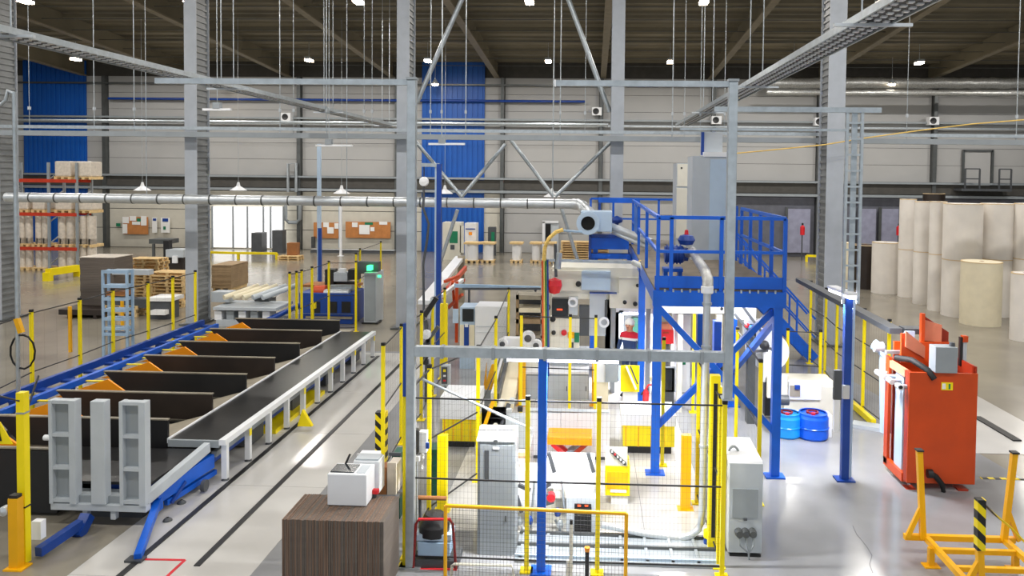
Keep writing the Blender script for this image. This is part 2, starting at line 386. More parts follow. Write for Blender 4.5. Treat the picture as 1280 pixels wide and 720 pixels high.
# foil pipe upper right
B = MB(); pts = []
for k in range(110): pts.append(P(958+k*6, 115.5+k*.02+random.uniform(-.4, .4), Y=46))
solo('foil_pipe', 'crinkled silver foil wrapped pipe under the roof at right', 'pipe', B.path(pts, .17, 8), 'insul')
B = MB(); pts = [P(958+k*6, 104+random.uniform(-.6, .6), Y=46.8) for k in range(110)]
solo('foil_duct', 'upper crumpled foil duct beneath the roof at right', 'duct', B.path(pts, .33, 8), 'insul')
# upper wall door with small balcony
a = P(1205, 187, Y=48.3); b = P(1240, 236, Y=48.3)
d = struct('door_3', MB().box(a.x+.1, b.x-.1, 48.38, 48.45, b.z, a.z-.1), 'wallp'); d['label'] = 'pale door high in the back wall'
struct('frame', MB().box(a.x, b.x, 48.3, 48.4, a.z-.12, a.z), 'steel', d)
for X in (a.x, b.x): struct('frame', MB().box(X-.07, X+.07, 48.3, 48.4, b.z, a.z), 'steel', d)
r = thing('balcony', 'small dark steel landing with railings below the high door', 'balcony', ((a.x+b.x)/2, 48, b.z-.1))
part(r, 'platform', MB().box(a.x-.6, b.x+.6, 47.2, 48.2, b.z-.14, b.z), 'dgrey')
for X0, X1 in ((a.x-.35, a.x+.5), (b.x-.1, b.x+.6)):
    for X in (X0, X1): part(r, 'rail_post', MB().bar((X, 47.3, b.z), (X, 47.3, b.z+1.2), .08), 'dgrey')
    for zz in (.6, 1.2): part(r, 'rail', MB().bar((X0, 47.3, b.z+zz), (X1, 47.3, b.z+zz), .07), 'dgrey')
# notice boards
def board(name, label, cat, rect, m, sheets):
    r = unit(name, label, cat, rect, 48.3, .05, m, floor=False, body='panel')
    for s in sheets: part(r, 'paper', MB().px(*s[:4], 48.27, .02), s[4] if len(s) > 4 else 'sheet')
board('notice_board', 'small cork notice board edged with white papers on the cream wall', 'notice board', (154, 185, 271, 293), 'cork',
      [(153, 161, 271, 279), (162, 170, 270, 276), (171, 176, 273, 277, 'green'), (176, 183, 270, 282), (153, 159, 280, 292), (165, 175, 277, 281)])
board('poster', 'narrow white notice sheet with blue header by the cork board', 'poster', (190, 196, 272, 291), 'sheet', [(191, 195, 273, 276, 'navy')])
board('poster', 'wide white notice sheet nearest the ribbed column', 'poster', (201, 212, 272, 291), 'sheet', [(203, 210, 273, 277, 'navy'), (204, 207, 283, 287, 'green')])
board('notice_board', 'left half of the long orange cork board with photos', 'notice board', (392, 424, 278, 298), 'cork', [(404, 411, 278, 284), (409, 417, 284, 292), (418, 423, 279, 286)])
board('notice_board', 'right half of the long orange cork board with white sheets', 'notice board', (432, 488, 277, 298), 'cork', [(440, 447, 278, 284), (449, 462, 281, 293), (456, 466, 278, 281, 'green'), (463, 468, 284, 289), (474, 484, 277, 281)])
solo('fire_point_sign', 'small red sign on the wall behind the rack', 'sign', MB().px(105, 109, 277, 281, 48.35, .05), 'red')
solo('exit_sign', 'small green sign on the cream wall', 'sign', MB().px(145, 150, 279, 283, 48.35, .05), 'green')
# lit office / glazed room in the wall
r = struct('window_1', MB().px(265, 354, 258, 310, 48.15, .2), 'office'); r['label'] = 'brightly lit white room front in the back wall'
for x in (265, 291, 309, 329, 338, 354): struct('mullion', MB().px(x-1, x+1, 258, 310, 48.05, .1), 'mgrey', r)
for a in ((314, 327, 291, 301),):
    solo('copier', 'dark topped white office machine '+('near the right mullion' if a[0] > 300 else 'near the ribbed column'), 'office machine', MB().px(a[0], a[1], a[2], a[3]+7, 46.5, .8, 0), 'dgrey')
solo('parts_bin', 'dark bin on the floor before the lit office', 'bin', MB().px(340, 353, 288, 324, 46, .6, 0), 'dgrey')
# floor level yellow barrier rail in front of office
def barrier(label, pts, h=.5, m='yel', w=.13, posts=None):
    r = thing('barrier_rail', label, 'barrier', pts[0]); q = [Vector(p) for p in pts]
    for a, b in zip(q, q[1:]):
        part(r, 'rail', MB().bar(a+Vector((0, 0, h)), b+Vector((0, 0, h)), w), m)
    for a in q: part(r, 'post', MB().bar(a, a+Vector((0, 0, h)), w), m)
    return r
barrier('low yellow barrier rail before the lit white office', [G(262, 323), G(298, 324), G(346, 324.5)], .35)
barrier('low yellow barrier left of the cardboard stacks', [G(60, 351), G(98, 345)], .38, 'yel', .3)
barrier('short yellow barrier beyond the blue stairs', [G(1008, 327), G(1022, 327.5)], .35)
# doors right lower wall with red fire points
for n, (x0, x1) in enumerate(((984, 1012), (1074, 1094), (1101, 1122))):
    d = struct('door_%d' % (n+4), MB().px(x0, x1, 261, 316, 48.25, .1), 'ddoor'); d['label'] = 'pale bluish door in the dark lower wall'
    struct('frame', MB().px(x0-2, x0, 259, 316, 48.2, .1), 'steel', d)
for x, wh in ((1002, 'left of the wide column'), (1122, 'beside the stacked paper rolls')):
    r = thing('fire_extinguisher', 'small red fire extinguisher on a stand, '+wh, 'fire extinguisher', G(x, 325))
    a = G(x, 325); part(r, 'stand', MB().tube(a, a+Vector((0, 0, 1.5)), .04), 'dgrey'); a = a+Vector((0, -.05, 1.5))
    part(r, 'cylinder', MB().lathe(a, [(0, 0), (.14, .02), (.14, .5), (.05, .6), (0, .6)], 12), 'red')
    part(r, 'nozzle', MB().lathe(a, [(0, .6), (.06, .62), (.06, .72), (0, .74)], 8), 'blackm')
# service loops on the wall post near 370
r = thing('pipe_loop', 'grey looped service pipes around the wall post by the cork board', 'pipe', P(370, 280, Y=47.93))
part(r, 'upper_loop', MB().path([P(360, 240, Y=47.93), P(360, 205, Y=47.93), P(370, 204, Y=47.93), P(370, 240, Y=47.93)], .09), 'mgrey')
part(r, 'lower_loop', MB().path([P(357, 250, Y=47.93), P(357, 274, Y=47.93), P(361, 278, Y=47.93), P(371, 278, Y=47.93), P(375, 274, Y=47.93), P(375, 250, Y=47.93)], .12), 'mgrey')

# slim luminaires hung on the rails and a sagging cable
for x0, x1, y, Y_, wh in ((395, 441, 182, 23.0, 'above the cork board'), (536, 581, 180, 23.0, 'in front of the blue shutter'), (254, 289, 137, 21.0, 'beside the ribbed column under the cable tray')):
    a, b = P(x0, y, Y=Y_), P(x1, y, Y=Y_)
    r = thing('batten_light', 'slim white batten luminaire hanging '+wh, 'lamp', (a+b)/2)
    part(r, 'body', MB().bar(a, b, .12, .06), 'white'); part(r, 'mount', MB().box(a.x+.3, a.x+.5, Y_-.08, Y_+.08, a.z+.03, a.z+.2), 'mgrey')
    part(r, 'hanger_rod', MB().tube((a.x+.4, Y_, a.z+.2), (a.x+.4, Y_, zr(Y_)+1), .01, 6), 'galv')
q = [(905, 193), (960, 188), (1030, 181), (1085, 172), (1150, 163), (1215, 155), (1290, 149), (1500, 140)]
solo('sagging_cable', 'thin pale cable sagging across the right half to the column', 'cable', MB().path([P(x, y, Y=22.6) for x, y in q], .02, 6), 'hose_y')
# ================================================================ safety fences
def fence(label, pts, top=2.2, mid=1.15, sp=.06, wr=.0009, m='yel', skip=(), rails=None, low=.14, caps=True):
    q = [Vector((p[0], p[1], 0)) for p in pts]
    r = thing('safety_fence', label, 'fence', q[0])
    for a in q:
        part(r, 'post', MB().box(a.x-.028, a.x+.028, a.y-.028, a.y+.028, 0, top), m)
        part(r, 'foot_plate', MB().box(a.x-.08, a.x+.08, a.y-.08, a.y+.08, .004, .02), m)
        if caps: part(r, 'post_cap', MB().box(a.x-.03, a.x+.03, a.y-.03, a.y+.03, top, top+.05), 'rubber')
    for i, (a, b) in enumerate(zip(q, q[1:])):
        if i in skip: continue
        d = (b-a).normalized(); L = (b-a).length
        for z in (rails or (low, mid, top-.02)):
            part(r, 'rail', MB().bar(a+Vector((0, 0, z)), b+Vector((0, 0, z)), .018), 'rwire')
        B = MB(); n = max(1, int(L/sp)); s = wr
        for k in range(1, n):
            p = a+d*(L*k/n); B.path([p+Vector((0, 0, low)), p+Vector((0, 0, top-.03))], s, 3)
        z = low+sp
        while z < top-.03:
            B.path([a+Vector((0, 0, z)), b+Vector((0, 0, z))], s, 3); z += sp*1.6
        part(r, 'mesh_panel', B, 'rwire', kind='stuff')
    return r
def T(px, py, z=2.2): v = P(px, py, z=z); return (v.x, v.y)
f0, f1, f2, f3 = T(507, 495), T(660, 499.5), T(749, 501.5), T(906, 505)
fence('tall yellow posted mesh fence across the front of the machine cell', [f0, f1, f2, f3], sp=.05)
fence('inner yellow mesh fence running back from the front left corner post', [(f0[0]-.02, f0[1]+.2), T(537, 460), T(598, 435), T(620, 398), T(636, 362)], sp=.1)
fence('outer yellow mesh fence beside the light floor lane', [T(479, 432), T(502, 408), T(527, 391), T(541, 374), T(556, 362)], sp=.1)
fence('yellow mesh fence behind the grey cabinets under the boom', [T(652, 394), T(713, 396), T(745, 397)], sp=.1)
fence('yellow mesh fence at the right side of the machine cell', [(f3[0]+.0, f3[1]+.25), T(874, 452), T(830, 425), T(868, 387), T(843, 360)], sp=.1, skip=(1, 2, 3))
fence('yellow mesh fence behind the blue platform legs', [T(951, 453), T(922, 412)], sp=.1)
fence('yellow mesh fence behind the blue drums', [T(1014, 353), T(1033, 362), T(1047, 372), T(1081, 388), T(1112, 402)], sp=.12, rails=(.14, .9, 1.5, 2.1))
fence('single low yellow mesh fence behind the right blue drum', [T(1026, 415, 1.66), T(985, 413, 1.66)], 1.66, .9, .1)
fence('long yellow posted fence on the aisle side of the conveyor', [T(-30, 414), T(39, 390), T(99.5, 375), T(141, 363.5), T(185, 354), T(216, 347), T(244, 340)], sp=.3, wr=.0008, low=.9, rails=(1.0, 2.18), mid=1.0)
fence('yellow mesh fence around the navy blue machine', [(T(343, 350)[0], 21.1), T(362, 342), T(377, 339), T(390, 335), T(411, 328), T(445, 328)], sp=.12)
fence('yellow fence side beyond the navy blue machine', [T(445, 318), T(450, 312), T(476, 303)], sp=.12)
# nearest single post with its control bollard at the left edge
a = P(28, 490, z=2.2)
r = thing('fence_post', 'tall yellow post at the left edge in front of the conveyor', 'post', (a.x, a.y, 0))
part(r, 'post', MB().box(a.x-.05, a.x+.05, a.y-.05, a.y+.05, 0, 2.2), 'yel')
part(r, 'strap', MB().box(a.x-.056, a.x+.056, a.y-.056, a.y+.056, 1.93, 1.95), 'mgrey'); part(r, 'strap', MB().box(a.x-.056, a.x+.056, a.y-.056, a.y+.056, .72, .74), 'blackm')
part(r, 'cable', MB().path([(a.x, a.y-.05, 2.1), (a.x-.3, a.y, 2.14), (a.x-1.2, a.y+.1, 2.12)], .012, 6), 'rwire')
b = P(19, 622, Y=a.y-.15)
r = thing('sensor_bollard', 'short golden yellow light curtain bollard at the left edge', 'bollard', (b.x, b.y, 0))
part(r, 'column', MB().box(b.x-.06, b.x+.06, b.y-.05, b.y+.06, 0.02, b.z), 'yeld'); part(r, 'foot', MB().box(b.x-.1, b.x+.14, b.y-.1, b.y+.1, 0, .02), 'yeld')
part(r, 'cap', MB().box(b.x-.05, b.x+.05, b.y-.04, b.y+.05, b.z, b.z+.04), 'blackm')
part(r, 'lens', MB().lathe((b.x-.12, b.y-.02, b.z-.16), [(0, -.06), (.06, -.04), (.06, .04), (0, .06)], 12, 'y'), 'alu'); part(r, 'bracket', MB().box(b.x-.14, b.x-.05, b.y-.01, b.y+.03, b.z-.2, b.z-.12), 'mgrey')
# other slim yellow posts on the aisle
for (x, yt, yb, wh) in ((88, 383, 440, 'aisle side of the conveyor, thinner than the fence posts'), (153, 363, 417, 'behind the light blue ladder cart')):
    g = G(x, yb); t = P(x, yt, Y=g.y)
    solo('marker_post', 'slim golden post on the '+wh, 'post', MB().box(g.x-.035, g.x+.035, g.y-.035, g.y+.035, 0, t.z), 'yeld')
# light curtain columns in the cell
def curtain(x, yt, yb, wpx, label, m='yel', extra=True, d=.12):
    g = G(x, yb); s = 960/g.y; t = P(x, yt, Y=g.y); w_ = wpx/s/2
    r = thing('light_curtain', label, 'safety column', g)
    part(r, 'column', MB().box(g.x-w_, g.x+w_, g.y, g.y+d, 0.01, t.z), m)
    part(r, 'foot', MB().box(g.x-w_-.05, g.x+w_+.05, g.y-.05, g.y+d+.03, 0, .012), m)
    if extra:
        part(r, 'lens_strip', MB().box(g.x-w_*.4, g.x+w_*.4, g.y-.006, g.y, .2, t.z-.1), 'blackm')
    return r
curtain(857, 545, 638, 12, 'short golden yellow bollard standing in the cell behind the pipe', 'yeld', False)
curtain(891, 470, 690, 12, 'tall wide yellow sensor column beside the bent pipe', 'yel')
curtain(896, 484, 652, 8, 'second wide yellow column close behind the bent pipe', 'yel', False)
curtain(552, 545, 640, 12, 'wide yellow sensor column inside the left of the cell', 'yel', False)
curtain(554, 380, 474, 9, 'wide yellow column behind the boom at its left end', 'yel', False)
curtain(744, 452, 508, 9, 'golden yellow column right of the grey cabinets under the boom', 'yeld', False)
curtain(652, 452, 508, 9, 'golden yellow column left of the grey cabinets under the boom', 'yeld', False)
curtain(764, 378, 470, 5, 'slim yellow pole left of the worker', 'yel', False)
curtain(812, 395, 470, 5, 'slim yellow pole right of the worker', 'yel', False)
# ================================================================ portal frame and boom
YP = f3[1]
def zx(px, py, Y): v = P(px, py, Y=Y); return v
p1 = P(514, 440, Y=YP).x; p2 = f3[0]+.03; zt = P(514, 100, Y=YP).z
r = thing('portal_frame', 'tall galvanised portal frame with side arms around the cell', 'frame', (p1, YP, 0))
for X, n in ((p1, 'post'), (p2, 'post')):
    zz = 0 if X == p1 else 2.26
    part(r, 'post', MB().box(X-.055, X+.055, YP-.055, YP+.055, zz+0.02, zt), 'galv', bevel=.01)
    part(r, 'base_plate', MB().box(X-(.14 if zz == 0 else .07), X+(.14 if zz == 0 else .07), YP-.07, YP+.1, zz, zz+.02), 'galv')
    part(r, 'post_head', MB().box(X-.065, X+.065, YP-.065, YP+.065, zt, zt+.03), 'mgrey')
xa = P(195, 97, Y=YP).x; part(r, 'arm', MB().bar((xa, YP, zt-.03), (p1-.055, YP, zt-.03), .07), 'galv')
xa = P(695, 105, Y=YP).x; part(r, 'arm', MB().bar((xa, YP, zt-.03), (p2-.055, YP, zt-.03), .07), 'galv')
part(r, 'arm_cap', MB().box(xa-.02, xa, YP-.04, YP+.04, zt-.07, zt+.01), 'white')
zb = P(700, 442, Y=YP).z
part(r, 'boom', MB().bar((p1+.055, YP, zb), (p2-.055, YP, zb), .12, .125), 'galv', label='galvanised box boom')
part(r, 'blue_sleeve', MB().box(p1-.1, p1-.058, YP-.03, YP+.03, P(508, 495, Y=YP).z, P(508, 404, Y=YP).z), 'navy')
for k in range(6):
    X = p1+.4+k*.65; part(r, 'bracket', MB().box(X-.02, X+.02, YP-.075, YP+.075, zb-.08, zb+.07), 'mgrey')
part(r, 'front_stay', MB().tube(P(528, 474, Y=YP+.2), P(664, 536, Y=YP+.6), .018), 'galv')
l0, l1 = P(632, 450, Y=YP-.1), P(774, 450, Y=YP-.1)
lr = thing('tube_lamp', 'long glowing white tube lamp slung under the boom', 'lamp', (l0+l1)/2)
part(lr, 'tube', MB().tube((l0.x, YP+.1, zb-.105), (l1.x, YP+.1, zb-.105), .03, 10), 'tubew')
part(lr, 'end_clip', MB().box(l0.x-.04, l0.x, YP+.03, YP+.13, zb-.14, zb-.06), 'mgrey'); part(lr, 'end_clip', MB().box(l1.x, l1.x+.04, YP+.03, YP+.13, zb-.14, zb-.06), 'mgrey')
area(lr, ((l0.x+l1.x)/2, YP+.14, zb-.15), l1.x-l0.x, 200, (1, 1, 1), sy=.08)
# blue post under the boom
bx_ = P(677, 500, Y=YP-.2).x
r = thing('blue_post', 'blue square post standing under the middle of the boom', 'post', (bx_, YP, 0))
part(r, 'post', MB().box(bx_-.055, bx_+.055, YP-.055, YP+.055, .02, zb-.065), 'blue', bevel=.008); part(r, 'base_plate', MB().box(bx_-.13, bx_+.13, YP-.13, YP+.13, 0, .02), 'blue')
# ladder post at right with lamp and blue post
g = G(1055, 600)
r = thing('ladder_post', 'blue post with galvanised cable ladder above and lamp at its middle', 'post', g)
Yp = g.y; zs = P(1055, 372, Y=Yp).z; zl = P(1066, 140, Y=Yp).z
part(r, 'post', MB().box(g.x-.06, g.x+.06, Yp-.06, Yp+.06, .03, zs), 'navy', bevel=.008)
part(r, 'base_plate', MB().box(g.x-.15, g.x+.15, Yp-.12, Yp+.12, 0, .03), 'navy')
xl = P(1066, 250, Y=Yp).x
for dx in (-.12, .12): part(r, 'ladder_rail', MB().box(xl+dx-.022, xl+dx+.022, Yp-.03, Yp+.03, zs-.1, zl), 'galv')
part(r, 'cable_duct', MB().box(xl-.03, xl+.06, Yp+.03, Yp+.06, zs-.1, zl), 'galv')
k = zs
while k < zl: part(r, 'rung', MB().box(xl-.12, xl+.12, Yp-.035, Yp-.01, k, k+.03), 'galv'); k += .26
part(r, 'conduit', MB().box(g.x+.08, g.x+.12, Yp, Yp+.04, .05, zs), 'pgrey')
part(r, 'top_arm', MB().bar((P(893, 134, Y=Yp).x, Yp, zl+.03), (P(1101, 135, Y=Yp).x, Yp, zl+.03), .085), 'galv')
part(r, 'side_arm', MB().bar((P(850, 158, Y=Yp).x, Yp, zl-.3), (xl-.14, Yp, zl-.3), .04), 'galv')
for (x0, x1, a, b, m) in ((1043, 1052, 463, 500, 'dgrey'), (1054, 1062, 482, 499, 'alu'), (1043, 1049, 500, 540, 'white')):
    part(r, 'switch_box', MB().px(x0, x1, a, b, Yp-.12, .06), m)
q0, q1 = P(1040, 362, Y=Yp+.7), P(1066, 372, Y=Yp-.2)
lr = thing('work_lamp', 'glaring white work lamp at the top of the right blue post', 'lamp', q1)
part(lr, 'housing', MB().bar(q0+Vector((0, 0, .05)), q1+Vector((0, 0, .05)), .16, .05), 'white'); part(lr, 'tube', MB().bar(q0, q1, .12, .05), 'tubew')
area(lr, (q0+q1)/2-Vector((0, 0, .07)), .4, 170, (.93, .95, 1))
solo('cable_trunking', 'sloping dark cable trunking running along the fence behind the lamp', 'trunking', MB().bar(P(1000, 350, z=2.35), P(1120, 414, z=2.35), .22, .1), 'dgrey')
# rear blue posts
def bpost(x, yt, yb, label, arm=None, m='navy', top_m=None, split=None):
    g = G(x, yb); z = P(x, yt, Y=g.y).z; r = thing('service_post', label, 'post', g)
    zz = P(x, split, Y=g.y).z if split else z
    part(r, 'post', MB().box(g.x-.065, g.x+.065, g.y-.06, g.y+.06, .02, zz), m); part(r, 'base_plate', MB().box(g.x-.16, g.x+.16, g.y-.15, g.y+.15, 0, .02), m)
    if split: part(r, 'upper_mast', MB().box(g.x-.1, g.x+.04, g.y-.06, g.y+.06, zz, z), 'pgrey')
    if arm: part(r, 'arm', MB().bar((P(arm, yt, Y=g.y).x, g.y, z-.03), (g.x, g.y, z-.03), .1), 'galv')
    part(r, 'conduit', MB().box(g.x-.12, g.x-.07, g.y-.02, g.y+.02, .5, z), 'pgrey')
    return r, g, z
rr, g, z = bpost(548, 205, 440, 'tall navy hoist post with a short arm and hanging reel', 527)
a = P(530, 227, Y=g.y); part(rr, 'reel', MB().lathe(a, [(0, -.1), (.12, -.08), (.14, 0), (.12, .08), (0, .1)], 14, 'y'), 'white'); part(rr, 'reel_cord', MB().tube(a, (a.x, a.y, z), .015, 6), 'rwire')
part(rr, 'hanging_hose', MB().path([a-Vector((0, 0, .1)), P(529, 260, Y=g.y), P(536, 280, Y=g.y), P(534, 300, Y=g.y), P(529, 330, Y=g.y), P(530, 400, Y=g.y)], .035, 8), 'dgrey')
bpost(400, 180, 366, 'pale mast on a navy post behind the white machine beside the cork board', None, split=285)
bpost(426, 258, 320, 'white lamp mast standing before the middle of the cork board', None, 'white')
# pipe mast at far left
a = G(22, 560)
r = thing('pipe_mast', 'thin galvanised mast with curved top at the left edge', 'pipe', a)
z0 = P(24, 115, Y=a.y).z
part(r, 'mast', MB().tube((a.x+.03, a.y, 0), (a.x+.03, a.y, z0), .035), 'galv')
part(r, 'bend', MB().path([(a.x+.03, a.y, z0-.03), (a.x-.08, a.y, z0+.02), (a.x-.12, a.y, z0-.14), (a.x-.2, a.y, z0-.22), (a.x-.5, a.y, z0-.24)], .035), 'galv')
part(r, 'hose_coil', MB().path([(a.x+.12+.23*math.sin(t*.5), a.y, 1.75+.31*math.cos(t*.5)) for t in range(14)], .018, 6), 'rubber')
part(r, 'hose_clip', MB().bar(P(21, 398, Y=a.y), P(27, 416, Y=a.y), .08), 'yeld')
# ================================================================ sheet conveyor
zc = .67
conv = thing('sheet_conveyor', 'long black conveyor with stacking bays and white side rail', 'conveyor', (-8, 11, 0))
part(conv, 'belt', MB().box(-6.81, -5.97, 12.05, 20.6, zc-.06, zc), 'belt')
part(conv, 'edge_strip', MB().box(-6.85, -6.81, 12.05, 20.6, zc-.06, zc+.02), 'white')
part(conv, 'belt_end', MB().box(-6.81, -5.97, 12.0, 12.05, zc-.1, zc+.01), 'mgrey')
part(conv, 'side_rail', MB().box(-5.97, -5.86, 12.0, 20.6, zc-.06, zc+.03), 'white')
for i in range(11):
    y = 12.1+i*.84
    part(conv, 'leg', MB().box(-5.96, -5.87, y-.04, y+.04, .04, zc-.05), 'white')
    part(conv, 'foot', MB().lathe((-5.915, y, .0), [(0, 0), (.07, 0), (.05, .03), (.02, .05)], 10), 'dgrey')
    if i in (1, 4, 6, 8, 10): part(conv, 'warning_tag', MB().box(-5.855, -5.85, y-.09, y+.0, zc-.2, zc-.08), 'yel')
for z, m, X in ((.38, 'mgrey', -6.1), (.2, 'navy', -6.25)): part(conv, 'stringer', MB().box(X-.04, X+.04, 12.1, 20.5, z, z+.09), m)
for i in range(4): part(conv, 'drive_box', MB().box(-6.6, -6.15, 13.5+i*2, 14.1+i*2, .05, .45), 'dgrey')
part(conv, 'back_skirt', MB().box(-6.86, -6.8, 12.1, 20.5, .05, zc-.07), 'blackm')
part(conv, 'blue_side_frame', MB().bar((-6.08, 12.0, .36), (-6.28, 10.75, .3), .08, .22), 'blue')
part(conv, 'blue_side_frame', MB().bar((-6.08, 12.1, .14), (-6.25, 10.95, .12), .06, .08), 'blue')
part(conv, 'frame_strut', MB().bar((-6.2, 11.0, .1), (-6.15, 11.3, .3), .05), 'navy')
part(conv, 'frame_wheel', MB().lathe((-6.0, 11.6, .12), [(0, -.03), (.09, -.03), (.09, .03), (0, .03)], 14, 'x'), 'dgrey')
part(conv, 'blue_foot', MB().bar((-6.25, 10.75, .24), P(172, 697, z=.06), .09, .1), 'blue')
part(conv, 'blue_foot', MB().bar((-6.27, 10.75, .1), (-6.27, 10.75, .42), .12), 'blue')
q = P(168, 702, z=0); part(conv, 'foot', MB().box(q.x-.1, q.x+.12, q.y-.06, q.y+.08, 0, .04), 'dgrey')
for (xx, yy) in ((218, 652), (235, 630)):
    q = P(xx, yy, z=0); part(conv, 'foot', MB().lathe((q.x-.1, q.y, 0), [(0, 0), (.07, 0), (.06, .03), (.02, .06)], 10), 'dgrey')
part(conv, 'roller_arm', MB().bar(P(48, 690, z=.1), P(100, 655, z=.15), .1, .12), 'navy'); part(conv, 'roller_arm', MB().bar(P(100, 655, z=.15), P(106, 660, z=.05), .14, .3), 'navy')
# bays
ys = [10.7, 12.1, 13.56, 14.93, 16.3, 17.72, 19.2, 20.6]
for i, y in enumerate(ys):
    xl_ = -9.78
    xr_ = -6.87 if i else -7.75
    B = MB().prism([(xl_, .97), (xr_, .97), (xr_, .5), (xl_+.45, .5)], y, y+.05, 'y')
    part(conv, 'divider', B, 'blackm' if i % 2 else 'brownp', label='dark brown divider plate')
    part(conv, 'divider_cap', MB().box(xl_-.0, xr_+.01, y-.01, y+.06, .965, .985), 'tan')
    if i: part(conv, 'orange_guide', MB().prism([(-10.35, .62), (-8.75, .62), (-9.3, .99)], y-.62, y-.58, 'y'), 'ora', label='orange triangular side guide')
    part(conv, 'bay_floor', MB().box(-9.6, xr_-.03, y+.1, y+1.3, .42, .46), 'tan')
    if i == 0:
        part(conv, 'front_plate', MB().box(-10.0, -7.7, 10.66, 10.7, .05, .95), 'blackm'); part(conv, 'orange_guide', MB().prism([(-10.35, .62), (-8.75, .62), (-9.3, .99)], y-.3, y-.26, 'y'), 'ora'); continue
    if i == len(ys)-1: continue
    part(conv, 'bay_flap', MB().add([(-6.88, y+.1, .66), (-6.88, y+1.25, .66), (-7.75, y+.75, .5), (-7.75, y+.15, .47), (-6.88, y+.1, .62), (-6.88, y+1.25, .62), (-7.75, y+.75, .46), (-7.75, y+.15, .43)], [(0, 1, 2, 3), (7, 6, 5, 4), (0, 4, 5, 1), (1, 5, 6, 2), (2, 6, 7, 3), (3, 7, 4, 0)]), 'tan')
    part(conv, 'bay_roller', MB().tube((-9.6, y+.7, .5), (-7.8, y+.7, .5), .05), 'steel')
    for d in (.2, .8): part(conv, 'tab', MB().box(-10.3, -9.95, y+d, y+d+.06, .7, .72), 'yel')
part(conv, 'under_skirt', MB().box(-10.3, -7.75, 10.72, 20.4, .04, .4).box(-7.75, -6.9, 12.3, 20.4, .04, .4), 'rubber')
for X, z, hh in ((-10.78, .72, .16), (-10.38, .66, .12)):
    part(conv, 'blue_rail', MB().box(X-.05, X+.05, 8.6, 20.8, z, z+hh), 'navy' if X < -10.5 else 'blue')
for i in range(18):
    y = 8.8+i*.7; part(conv, 'blue_tie', MB().box(-10.74, -10.42, y-.09, y+.09, .7, .75), 'navy')
for i in range(8):
    y = 8.9+i*1.6; part(conv, 'leg', MB().box(-10.8, -10.7, y, y+.1, 0, .72), 'navy')
part(conv, 'cable', MB().path([P(28, 528, Y=9.9), P(38, 500, Y=10.3), P(48, 470, Y=10.8)], .015, 6), 'rwire')
a = P(2, 540, Y=9.2)
tr = P(0, 535, Y=9.3); s_ = solo('warning_sign', 'yellow triangular warning sign on the machine at the left edge', 'sign', MB().prism([(tr.x-.16, tr.z-.2), (tr.x+.16, tr.z-.2), (tr.x, tr.z+.08)], 9.29, 9.31, 'y'), 'yel')
part_ = MB().prism([(tr.x-.03, tr.z-.16), (tr.x+.03, tr.z-.16), (tr.x, tr.z-.02)], 9.28, 9.29, 'y'); o = mk('symbol', part_, 'blackm', s_.location); o.parent = s_
# grey drive cabinet left of conveyor end
part(conv, 'junction_box', MB().px(39, 51, 652, 675, 9.6, .1), 'white')
# lift table with white gates in front of the conveyor
X0, X1 = P(62, 637, z=.52).x, P(178, 643, z=.52).x
Yf = 10.35
ga = thing('gate_table', 'pale grey tilting table with three upright box gates before the conveyor', 'lift table', ((X0+X1)/2, Yf, 0))
a = P(62, 500, Y=Yf); b = P(181, 641, Y=Yf); zt_ = a.z; z_b = b.z; xs = [P(x, 560, Y=Yf).x for x in (62, 95, 114, 132, 150, 182)]
part(ga, 'front_beam', MB().box(xs[0], xs[5], Yf, Yf+.12, z_b, z_b+.1), 'lgrey', bevel=.008)
part(ga, 'front_sill', MB().box(xs[0], xs[5], Yf+.05, Yf+.3, z_b+.1, z_b+.2), 'mgrey')
for u, v in ((0, 1), (4, 5)):
    x0, x1 = xs[u], xs[v]; g_ = part(ga, 'gate', MB().box(x0+.03, x1-.1, Yf+.06, Yf+.09, z_b+.1, zt_-.03), 'mgrey')
    fr = MB().box(x0, x0+.05, Yf-.02, Yf+.12, z_b+.1, zt_).box(x1-.09, x1, Yf-.02, Yf+.12, z_b+.1, zt_)
    for k in range(4):
        z = z_b+.12+(zt_-z_b-.17)*k/3; fr.box(x0+.049, x1-.089, Yf-.012, Yf+.1, z+.002, z+.05)
    fo = part(g_, 'frame', fr, 'lgrey')
part(ga, 'gate', MB().box(xs[2], xs[3], Yf-.02, Yf+.12, z_b+.1, zt_), 'lgrey', bevel=.01)
c_ = P(250, 571, z=.62)
part(ga, 'side_beam', MB().bar((xs[5]-.05, Yf+.05, z_b+.16), (-6.13, 11.95, .6), .1, .16), 'lgrey', bevel=.008)
part(ga, 'table_mat', MB().prism([(xs[0]+.1, 10.6), (xs[5]-.1, 10.6), (-6.22, 11.95), (-8.6, 11.95)], .52, .56, 'z'), 'belt')
for x in (102, 137): q = P(x, 645, Y=Yf); part(ga, 'bracket', MB().box(q.x, q.x+.07, Yf+.02, Yf+.1, z_b-.12, z_b), 'lgrey')
part(ga, 'support_frame', MB().box(xs[1], xs[4], 10.7, 11.9, .1, .5), 'navy'); part(ga, 'foot', MB().box(xs[1]-.1, xs[4]+.1, 10.7, 11.9, 0, .1), 'dgrey')
part(ga, 'adjusting_knob', MB().lathe(P(59, 547, Y=Yf), [(0, -.05), (.04, -.04), (.04, .04), (0, .05)], 10, 'x'), 'white')
# yellow floor guard by the conveyor
r = thing('floor_guard', 'low yellow floor guard plate beside the white conveyor legs', 'guard', G(372, 545))
part(r, 'plate', MB().box(-6.42, -6.0, 14.3, 17.0, .0, .09), 'yel'); part(r, 'horn', MB().prism([(P(374, 520, Y=14.6).x, .1), (P(392, 520, Y=14.6).x, .1), (P(380, 520, Y=14.6).x, .42)], 14.5, 14.6, 'y'), 'yel')
